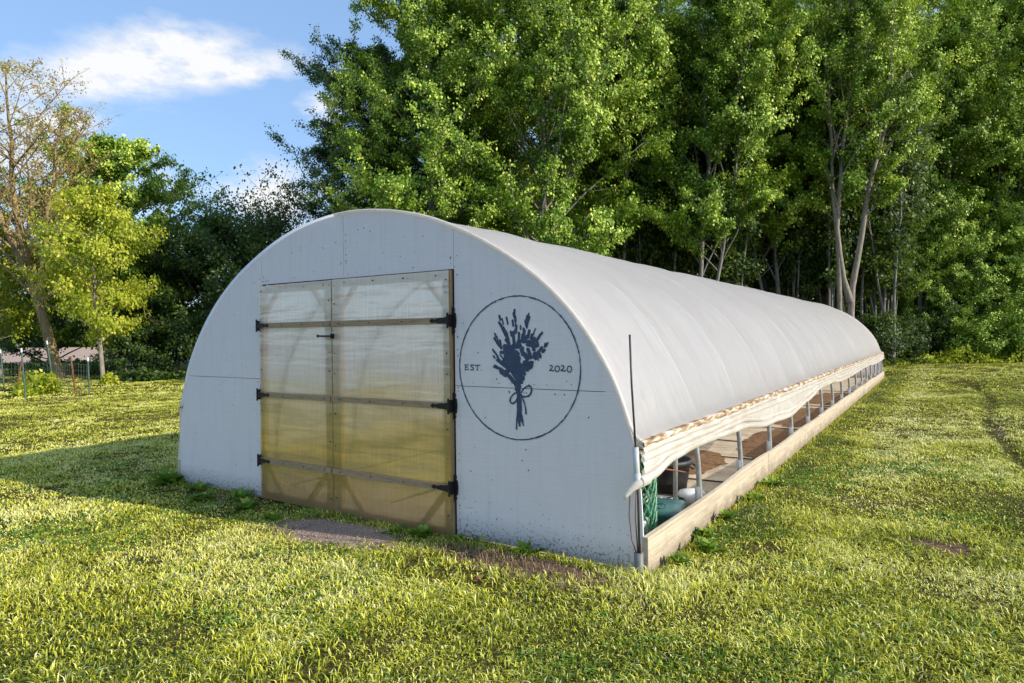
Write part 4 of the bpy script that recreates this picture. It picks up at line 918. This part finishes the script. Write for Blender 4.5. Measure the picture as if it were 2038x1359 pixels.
plant_tree('maple_tree', FULL1, 'broad bright green maple behind the greenhouse ridge, leftmost of the tall trees', 862, 27.5, .3, .90, .93)
plant_tree('maple_tree', FULL2, 'tall bright maple just right of the broad maple above the greenhouse roof', 1085, 27.0, 1.2, 1.0)
def dark(proto):  # same crown in darker leaves, its shade put into the colour
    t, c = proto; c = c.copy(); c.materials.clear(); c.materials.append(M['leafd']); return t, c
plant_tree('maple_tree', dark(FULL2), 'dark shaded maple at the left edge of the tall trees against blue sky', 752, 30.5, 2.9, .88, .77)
plant_tree('maple_tree', FULL1, 'maple in the second row showing between the two bright maples', 960, 33.0, 4.2, .9, .98)
plant_tree('maple_tree', SLIM2, 'slender maple with pale bare stems above the middle of the roof', 1400, 29.0, .5, 1.0, 1.0)
plant_tree('maple_tree', SLIM1, 'many stemmed maple standing where the roof starts to fall', 1240, 31.0, 2.1, 1.0, 1.0)
plant_tree('maple_tree', SLIM2, 'leafy maple left of the forked pale trunk', 1545, 32.5, 3.3, 1.0, 1.0)
plant_tree('maple_tree', FORK, 'maple with tall pale forked trunk behind the far end of the greenhouse', 1692, 29.0, TH, 1.0, 1.0)
plant_tree('maple_tree', SLIM2, 'tall maple right of the forked trunk with dark lower stems', 1835, 35.0, .9, 1.05, 1.1)
plant_tree('maple_tree', FULL2, 'leafy maple at the right edge with foliage down to the lawn', 2010, 36.5, .2, 1.05, 1.12)
plant_tree('maple_tree', FULL2, 'maple outside the right edge whose boughs reach into view', 2200, 35.0, 3.2, 1.1, 1.12)
plant_tree('maple_tree', FULL2, 'dense maple filling the gap behind the right edge tree', 1930, 39.0, 5.2, 1.1, 1.15)
plant_tree('maple_tree', SLIM2, 'second row maple behind the forked trunk', 1740, 38.0, 4.4, 1.1, 1.12)
plant_tree('maple_tree', SLIM1, 'second row maple between the slender maple and the dark gap', 1480, 37.0, 5.4, 1.1, 1.0)
plant_tree('maple_tree', SLIM2, 'second row maple behind the many stemmed one', 1310, 37.0, 2.4, 1.1, 1.0)
plant_tree('maple_tree', FULL2, 'back row maple showing between the tall central crowns', 1170, 38.0, .4, 1.1, 1.0)
plant_tree('round_tree', ROUND, 'dense green rounded tree left of the dark bushes against the sky', 222, 31.5, .8, .88, .97)
plant_tree('dark_tree', LOWD, 'dark leafy low tree nearest the left curve of the greenhouse', 430, 31.0, .4, .9, .80)
plant_tree('dark_tree', LOWS, 'thin leaved dark tree with upright twigs beside the big maple', 540, 32.0, 1.4, .9, .86)
plant_tree('dark_tree', LOWD, 'dark low tree behind the pale leaning stem', 330, 33.0, 2.4, .8, .66)
plant_tree('dark_tree', LOWD, 'dark low tree behind the leaning brown trunk', 110, 36.0, 3.9, .9, .70)
plant_tree('dark_tree', LOWS, 'dark twiggy tree just behind the gap in the low trees', 480, 35.0, 3.0, 1.0, .86)
plant_tree('budding_tree', PINK, 'tall leaning brown trunked tree with sparse pinkish new leaves at the left edge', 118, 27.5, TH, .92, .95)
plant_tree('young_tree', SAPL, 'young yellow green tree with thin pale leaning stem near the wire fence', 206, 25.0, TH, .86, 1.0)
plant_tree('young_tree', SAPL, 'yellow green young tree filling the left edge behind the fence', 0, 29.5, 2.2, 1.0, 1.0)
# shrubs along the wood edge
sh = [(250,27.5,'d'),(300,28.5,'d'),(355,28,'d'),(410,29,'d'),(450,28.5,'d'),(500,29,'d'),(560,29,'d'),(1770,32.5,'d'),(1815,33.5,'d'),(1870,34,'d'),(1915,33.0,'g'),(1955,32.5,'g'),(1995,33,'g'),(2035,32,'g'),(2070,32.5,'g'),(1740,30,'d'),(1850,37,'d'),(1790,37,'d'),(1960,37,'d')]
desc = {'d':'dark leafy shrub at the shaded edge of the wood','g':'bright green shrub at the sunlit right edge of the wood'}
for i,(px,d,k) in enumerate(sh):
    plant_tree('shrub', BUSHD if k == 'd' else BUSH, desc[k], px, d, i*1.7, .8+.25*((i*37)%10)/10, .7+.3*((i*53)%10)/10, 'shrubs under the dark trees' if k=='d' else 'sunlit shrubs at the right', 'shrub')
for i,(px,d) in enumerate([(1775,35.5),(1845,36.0),(1905,35.0),(1965,35.5),(2030,34.5),(2100,35)]):
    plant_tree('young_maple', ROUND, 'young bushy maple leafed down to the ground at the right edge of the wood', px, d, i*2.1, .50+.05*(i%3), .55+.07*((i*2)%3), 'young maples along the right edge of the wood', 'tree')
# thin trunks deep in the wood
rd = random.Random(5)
for i in range(120):
    px = 1180+ (i*137.5)%900+rd.uniform(-12,12); d = rd.uniform(35,50)
    if i%2 == 0: px = 1250+rd.random()*540; d = rd.uniform(30.5,36)
    plant_tree('thin_tree', POLE1 if i%2 else POLE2, 'thin dark trunked tree deep in the wood', px, d, rd.uniform(0,6.28), rd.uniform(.8,1.25), rd.uniform(.85,1.15), 'thin trees deep in the wood')
# far side of the wood: one mass of foliage nobody could count
r = np.random.default_rng(77); n = 26000
px = r.uniform(640,2600,n); d = r.uniform(50,62,n); zz = r.uniform(0,1,n)**.8*(15+3*noise2(px*.01,d*.1,1,4)); zz = np.where((px<900), zz*np.clip((px-560)/340,0.2,1), zz)
q = (px-1019)/1306*d; P = np.stack([CX-math.sin(TH)*d+math.cos(TH)*q, CY+math.cos(TH)*d+math.sin(TH)*q, zz],1)
keep = (noise2(px*.02,zz*.9,1,9) > .24); P = P[keep]
me = leaves_mesh('woodland', P, r, .85, .3, .7); me.materials.append(M['leafd']); o = link(bpy.data.objects.new('woodland', me)); tag(o,'dark mass of foliage at the back of the wood','woodland',kind='stuff')
n = 14000; px = r.uniform(1150,2600,n); d = r.uniform(46,52,n); zz = r.uniform(0,5.5,n); q = (px-1019)/1306*d
P = np.stack([CX-math.sin(TH)*d+math.cos(TH)*q, CY+math.cos(TH)*d+math.sin(TH)*q, zz],1)
me = leaves_mesh('thicket', P, r, .6, .3, .7); me.materials.append(M['leafd']); o = link(bpy.data.objects.new('thicket', me)); tag(o,'dark low thicket between the thin trunks','thicket',kind='stuff')
n = 16000; px = r.uniform(-1500,700,n); d = r.uniform(160,200,n); zz = r.uniform(0,1,n)*(8+5*noise2(px*.012,0*px,1,4))
q = (px-1019)/1306*d; P = np.stack([CX-math.sin(TH)*d+math.cos(TH)*q, CY+math.cos(TH)*d+math.sin(TH)*q, zz],1)
me = leaves_mesh('far_hedge', P, r, 2.4, .3, .7); me.materials.append(M['leafd']); o = link(bpy.data.objects.new('far_hedge', me)); tag(o,'distant line of trees beyond the tan field','hedge',kind='stuff')

# ================================================================ wire fence pen on the left
fx0, fy0, _ = at(110, 20.0); fe = thing('wire_fence', 'low wire mesh garden pen with leaning metal posts at the left edge of the lawn', 'fence', (fx0,fy0,0))
def rel(px,d,z=0): x,y,_ = at(px,d); return (x-fx0,y-fy0,z)
posts = [(50,18.5,42,1.42,'white tipped green post nearest the viewer',0),(30,21,42,1.0,None,1),(8,21.5,0,1.35,None,0),(108,20.8,93,1.62,'tallest leaning post with white tip',0),(150,19.8,140,1.15,'rusty orange post',1),(177,19.3,174,1.12,'right hand corner post with white tip',0),(-60,18.5,-66,1.3,None,0)]
for pb,d,pt,h,lb,kind in posts:
    b = rel(pb,d,-.1); t = rel(pt,d,h); mb = MB(); mb.tube([b,t], .026 if kind else .022, 6); mb.cur = 1
    if kind == 0:
        tv = Vector(t); bv = Vector(b); u = (tv-bv).normalized(); mb.tube([tv-u*.11, tv+u*.004], .026, 6)
    o = mb.build('post', [M['rust'] if kind else M['postg'], M['white']], fe)
    if lb: o['label'] = lb
mb = MB()
runs = [((-60,18.5),(50,18.5)),((50,18.5),(177,19.3)),((177,19.3),(150,21.8)),((150,21.8),(8,21.5))]
for ri,((a,da),(b,db)) in enumerate(runs[:0]): pass
def wires(A, B, h=.92):
    A = Vector(A); B = Vector(B); L_ = (B-A).length; k = max(2,int(L_/.15))
    for i in range(k+1):
        p = A.lerp(B,i/k); mb.tube([p+Vector((0,0,.03)),p+Vector((0,0,h))], .0032, 3, False)
    for z in (.05,.15,.27,.40,.55,.72,h): mb.tube([A+Vector((0,0,z)),A.lerp(B,.5)+Vector((0,0,z-.01)),B+Vector((0,0,z))], .0038, 3, False)
wires(rel(8,21.5),rel(108,20.8)); wires(rel(108,20.8),rel(150,19.8)); wires(rel(150,19.8),rel(177,19.3)); wires(rel(-60,21.5),rel(8,21.5)); wires(rel(-60,21.5),rel(-60,18.5))
mb.build('wire_mesh', M['wire'], fe)
for i,(px,d,lb) in enumerate([(90,20.5,'leafy green plant inside the wire pen'),(60,21.5,'green plant behind the rusty pen post'),(44,19.3,'small vine climbing the front pen post'),(215,24.3,'low plant at the foot of the pale leaning stem')]):
    x,y,_ = at(px,d); t = thing('garden_plant', lb, 'plant', (x,y,0)); leaf_blob('leaves', 420 if i<2 else 200, .5 if i<2 else .3, .16, M['leafy'], t, .02, 1.3, 40+i)
# low green undergrowth in front of the dark trees
n = 15000; r = np.random.default_rng(91); px = r.uniform(-300,640,n); d = np.where(px<215, r.uniform(30,38,n), r.uniform(25.5,28.5,n)); q=(px-1019)/1306*d
P = np.stack([CX-math.sin(TH)*d+math.cos(TH)*q, CY+math.cos(TH)*d+math.sin(TH)*q, r.uniform(.02,.5,n)*np.where(px<215,1.7,1)*noise2(px*.06,d,1,3)],1)
me = leaves_mesh('undergrowth', P, r, .17, .1, .7); me.materials.append(M['leafd']); o = link(bpy.data.objects.new('undergrowth', me)); tag(o,'low dark green undergrowth below the left trees','undergrowth',kind='stuff')
n = 9000; px = r.uniform(1755,2250,n); d = r.uniform(31.5,34,n)+.0*px; q=(px-1019)/1306*d
P = np.stack([CX-math.sin(TH)*d+math.cos(TH)*q, CY+math.cos(TH)*d+math.sin(TH)*q, r.uniform(.02,1.0,n)*(noise2(px*.05,d,1,3))*np.clip((px-1740)/180,.25,1)],1)
me = leaves_mesh('undergrowth', P, r, .16, -.1, .6); me.materials.append(M['leafy']); o = link(bpy.data.objects.new('undergrowth', me)); tag(o,'bright nettles and grass along the right edge of the wood','undergrowth',kind='stuff')

# ================================================================ sky, sun, camera
w = bpy.data.worlds.new('World'); sc.world = w; w.use_nodes = True
nt = w.node_tree; Nn = nt.nodes; L = nt.links
sunv = Vector((2.07,.40,1.0)).normalized()
el = math.asin(sunv.z); rot = math.atan2(sunv.x, sunv.y)
sky = Nn.new('ShaderNodeTexSky'); sky.sky_type = 'NISHITA'; sky.sun_disc = False; sky.sun_elevation = el; sky.sun_rotation = rot
sky.air_density = 1.0; sky.dust_density = .6; sky.ozone_density = 2.2
bg = Nn['Background']; bg.inputs[1].default_value = SKY_S
tc = Nn.new('ShaderNodeTexCoord')
class WW: node_tree = nt
def dirv(px, py):
    X = (px-1019)/1306; Z = (667.6-py)/1306 + .0115*0
    c,s = math.cos(TH), math.sin(TH); v = Vector((-s+c*X, c+s*X, Z+.0115*X)); return v.normalized()
nzA = Nn.new('ShaderNodeTexNoise'); nzA.inputs['Scale'].default_value = 9; nzA.inputs['Detail'].default_value = 9; nzA.inputs['Roughness'].default_value = .62
mpA = Nn.new('ShaderNodeMapping'); mpA.inputs['Scale'].default_value = (1,1,2.4); L.new(tc.outputs['Generated'], mpA.inputs[0]); L.new(mpA.outputs[0], nzA.inputs[0])
def vm(op,a,b=None):
    n = Nn.new('ShaderNodeVectorMath'); n.operation = op
    for i,v in ((0,a),(1,b)):
        if v is None: continue
        if hasattr(v,'links'): L.new(v, n.inputs[i])
        else: n.inputs[i].default_value = v
    return n
cloud = None
for px,py,rx,ry,amp in [(345,82,115,38,1.25),(330,120,210,34,1.3),(200,150,150,28,1.0),(470,132,100,24,1.2),(130,225,60,25,.9),(200,160,150,60,.35),(520,380,90,55,.95),(330,380,190,75,.45),(640,205,50,30,.85),(300,440,420,60,.45),(40,215,70,40,.6),(-200,300,300,90,.7),(900,-300,300,120,.6),(2400,0,400,120,.6)]:
    c_ = dirv(px,py); rt = Vector((math.cos(TH),math.sin(TH),0)); rt = (rt-c_*rt.dot(c_)).normalized(); up_ = rt.cross(c_)*-1; up_ = c_.cross(rt)*-1
    if up_.z < 0: up_ = -up_
    k = 1306/math.cos(math.atan((px-1019)/1306)); df = vm('SUBTRACT', tc.outputs['Generated'], tuple(c_))
    a = vm('DOT_PRODUCT', df.outputs[0], tuple(rt)).outputs['Value']; b = vm('DOT_PRODUCT', df.outputs[0], tuple(up_)).outputs['Value']
    a2 = math_(WW,'POWER',math_(WW,'ABSOLUTE',math_(WW,'MULTIPLY',a,1500/rx)),2.0); b2 = math_(WW,'POWER',math_(WW,'ABSOLUTE',math_(WW,'MULTIPLY',b,1450/ry)),2.0)
    g_ = math_(WW,'MULTIPLY',math_(WW,'POWER',2.718,math_(WW,'MULTIPLY',math_(WW,'ADD',a2,b2),-.8)),amp)
    cloud = g_ if cloud is None else math_(WW,'MAXIMUM',cloud,g_)
ns = math_(WW,'MULTIPLY',math_(WW,'SUBTRACT',nzA.outputs['Fac'],.5),3.6)
cl = math_(WW,'ADD',cloud,math_(WW,'MULTIPLY',ns,math_(WW,'ADD',cloud,.10)))
rp = Nn.new('ShaderNodeValToRGB'); rp.color_ramp.elements[0].position = .16; rp.color_ramp.elements[1].position = .95; L.new(cl, rp.inputs[0])
mx = Nn.new('ShaderNodeMix'); mx.data_type = 'RGBA'; L.new(rp.outputs[0], mx.inputs[0]); 
hs = Nn.new('ShaderNodeHueSaturation'); hs.inputs['Saturation'].default_value = SKY_SAT; hs.inputs['Value'].default_value = SKY_V; L.new(sky.outputs[0], hs.inputs['Color'])
mb_ = Nn.new('ShaderNodeMix'); mb_.data_type = 'RGBA'; mb_.inputs[0].default_value = .50; L.new(hs.outputs[0], mb_.inputs[6]); mb_.inputs[7].default_value = (.40/SKY_S,.64/SKY_S,1.06/SKY_S,1); L.new(mb_.outputs[2], mx.inputs[6]); cw = CLOUD/SKY_S; mx.inputs[7].default_value = (cw*.97,cw*.98,cw,1); L.new(mx.outputs[2], bg.inputs[0])
sd = bpy.data.lights.new('sun','SUN'); sd.energy = SUN_S; sd.angle = R(.55); sd.color = (1.0,.95,.85)
so = bpy.data.objects.new('sun', sd); COL.objects.link(so); so.rotation_euler = sunv.to_track_quat('Z','Y').to_euler(); so.location = (20,5,20)
cd = bpy.data.cameras.new('camera'); cam = bpy.data.objects.new('camera', cd); COL.objects.link(cam); sc.camera = cam
cd.sensor_width = 36; cd.lens = 1305.9/2038*36; cd.clip_end = 5000; cd.clip_start = .05; cd.shift_y = -11.9/2038
fw = Vector((-math.sin(TH), math.cos(TH), 0)); rt = Vector((math.cos(TH), math.sin(TH), 0)); ro = .0115
upv = Vector((0,0,1))*math.cos(ro)+rt*math.sin(ro); rt2 = rt*math.cos(ro)-Vector((0,0,1))*math.sin(ro)
mw = Matrix(((rt2.x,upv.x,-fw.x,CX),(rt2.y,upv.y,-fw.y,CY),(rt2.z,upv.z,-fw.z,CH),(0,0,0,1))); cam.matrix_world = mw
sc.view_settings.view_transform = 'Standard'; sc.view_settings.look = 'None'; sc.view_settings.exposure = 0; sc.view_settings.gamma = 1
sc.render.engine = 'CYCLES'; sc.cycles.use_denoising = True
sc.cycles.max_bounces = 8; sc.cycles.transparent_max_bounces = 8; sc.cycles.diffuse_bounces = 4
sc.cycles.use_adaptive_sampling = True
